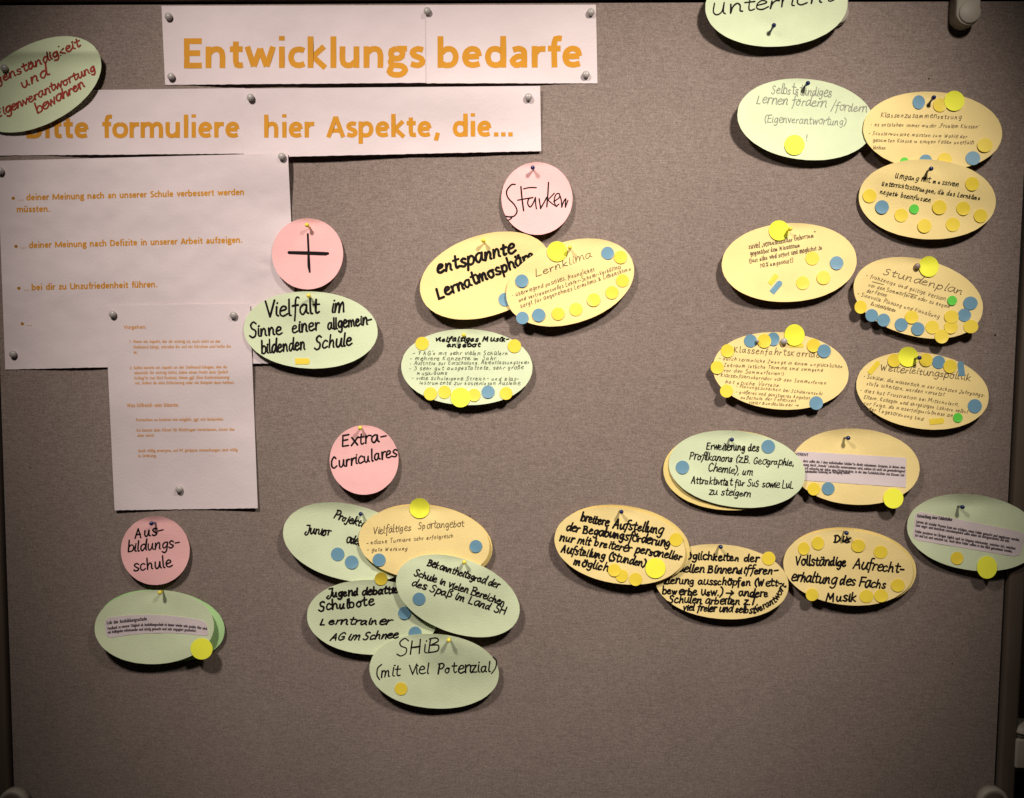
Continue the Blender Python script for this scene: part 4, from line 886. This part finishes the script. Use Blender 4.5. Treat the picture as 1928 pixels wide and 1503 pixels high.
card('green oval card with handwriting SHiB (mit viel Potenzial), lowest on the board', 817.5, 1264, 122, 70, 4, (845, 1206), 'green', [
 ('SHiB', 747, 1234.5, 831, 1226.5, 16.5, 2.7, dict(asc=.95, jit=.03)), ('(mit', 706, 1277, 755, 1273, 13, 2.7), ('viel', 769, 1271, 810, 1268.5, 13.5, 2.7), ('Potenzial)', 824, 1269, 934, 1265, 13, 2.7)],
 group=GG, stick=[('Y', 755, 1297, 12)], lift=.0105, side=.006)

# ------------------------------------------------------------------ pins
def sheet_at(x, y):
    for s in reversed(SHEETS):
        if s.inside(x, y) > .6: return s
    return SHEETS[0]
DP = 'white dome-headed pins'; SB = 'small blue round-headed pins'; SY = 'small yellow round-headed pins'
for x, y, lab in ((319, 33, 'upper left corner of the Entwicklungs strip'), (324, 146, 'lower left corner of the Entwicklungs strip'), (805, 23, 'top seam between Entwicklungs and bedarfe'),
  (1112, 25, 'upper right corner of the bedarfe strip'), (1103, 142, 'lower right corner of the bedarfe strip'), (473, 185, 'left end of the hier Aspekte strip'), (995, 184, 'right end of the hier Aspekte strip'),
  (532, 296, 'upper right corner of the large bullet sheet'), (3, 323, 'left picture edge in the large bullet sheet'), (27, 667, 'lower left corner of the large bullet sheet'), (214, 592, 'upper left corner of the Vorgehen sheet'),
  (441, 594, 'upper right corner of the Vorgehen sheet'), (339, 921, 'bottom middle of the Vorgehen sheet'), (11, 130, 'green card with red writing')):
    dome_pin(x, y, sheet_at(x, y), 'pw', 'white dome-headed pin at the ' + lab, group=DP)
dome_pin(1725, 502, sheet_at(1725, 502), 'pp', 'brownish dome-headed pin in the Stundenplan card', r=.0054)
dome_pin(1475, 643, sheet_at(1475, 643), 'pw', 'pale dome-headed pin in the KlassenfahrtsKorridor card', r=.0062)
dome_pin(1424.5, 642.5, sheet_at(1424, 642), 'pw', 'tiny white pin between the stickers at the top of the KlassenfahrtsKorridor card', r=.0032)
for x, y, lab in ((1457, 48, 'Unterricht card'), (1521, 157, 'green card in grey pencil'), (1758, 184, 'Klassenzusammensetzung card'), (1753, 318, 'Umgang mit massiven card'), (1003, 316, 'pink Stärken card'),
  (285, 986, 'pink Ausbildungsschule card'), (679, 968, 'green Projekte card'), (1378, 828, 'green Erweiterung card'), (1597, 825, 'yellow card with the straight white label'), (1170, 964, 'breitere Aufstellung card'),
  (1357, 1030, 'Möglichkeiten card'), (1594, 1004, 'Vollständige Aufrechterhaltung card'), (1812, 955, 'green card with white label at the right edge'), (1731, 674, 'Weiterleitungspolitik card')):
    small_pin(x, y, sheet_at(x, y + 3), 'pb', 'small dark blue round-headed pin in the ' + lab, group=SB)
for x, y, lab in ((578, 424, 'pink plus card'), (581, 557, 'green Vielfalt card'), (910, 453, 'entspannte Lernatmosphäre card'), (1073, 466, 'Lernklima card'), (873, 631, 'green Musikangebot card'), (678, 806, 'pink Extracurriculares card'),
  (301, 1116, 'green Lob der Ausbildungsschule card'), (874, 1059, 'green Bekanntheitsgrad card'), (845, 1206, 'green SHiB card'), (1488, 431, 'yellow card beginning zuviel')):
    small_pin(x, y, sheet_at(x, y + 3), 'py', 'small yellow round-headed pin in the ' + lab, group=SY)

# small dark pin holes left in the cloth: marks of the panel itself
vs, fs = [], []
for x, y, r in ((1874, 631, 2.0), (1866, 592, 1.2), (1845, 660, 1.0), (1749, 148, 1.8), (1284, 41, 1.1), (680, 523, 1.0), (885, 972, 1.4), (57, 880, 1.0), (31, 700, .9), (1793, 1250, 1.4), (1230, 300, .8), (1130, 720, .8), (480, 1210, .8), (1300, 640, .7)):
    b_ = len(vs); vs += [P3(x + r * math.cos(t * math.pi / 4), y + r * math.sin(t * math.pi / 4), .0002) for t in range(8)]; fs.append(tuple(b_ + t for t in range(8)))
build('pin_holes', vs, fs, 'hole', bpy.data.objects['pinboard'], smooth=False)
for o in bpy.data.objects:
    if 'wo' in o: del o['wo']
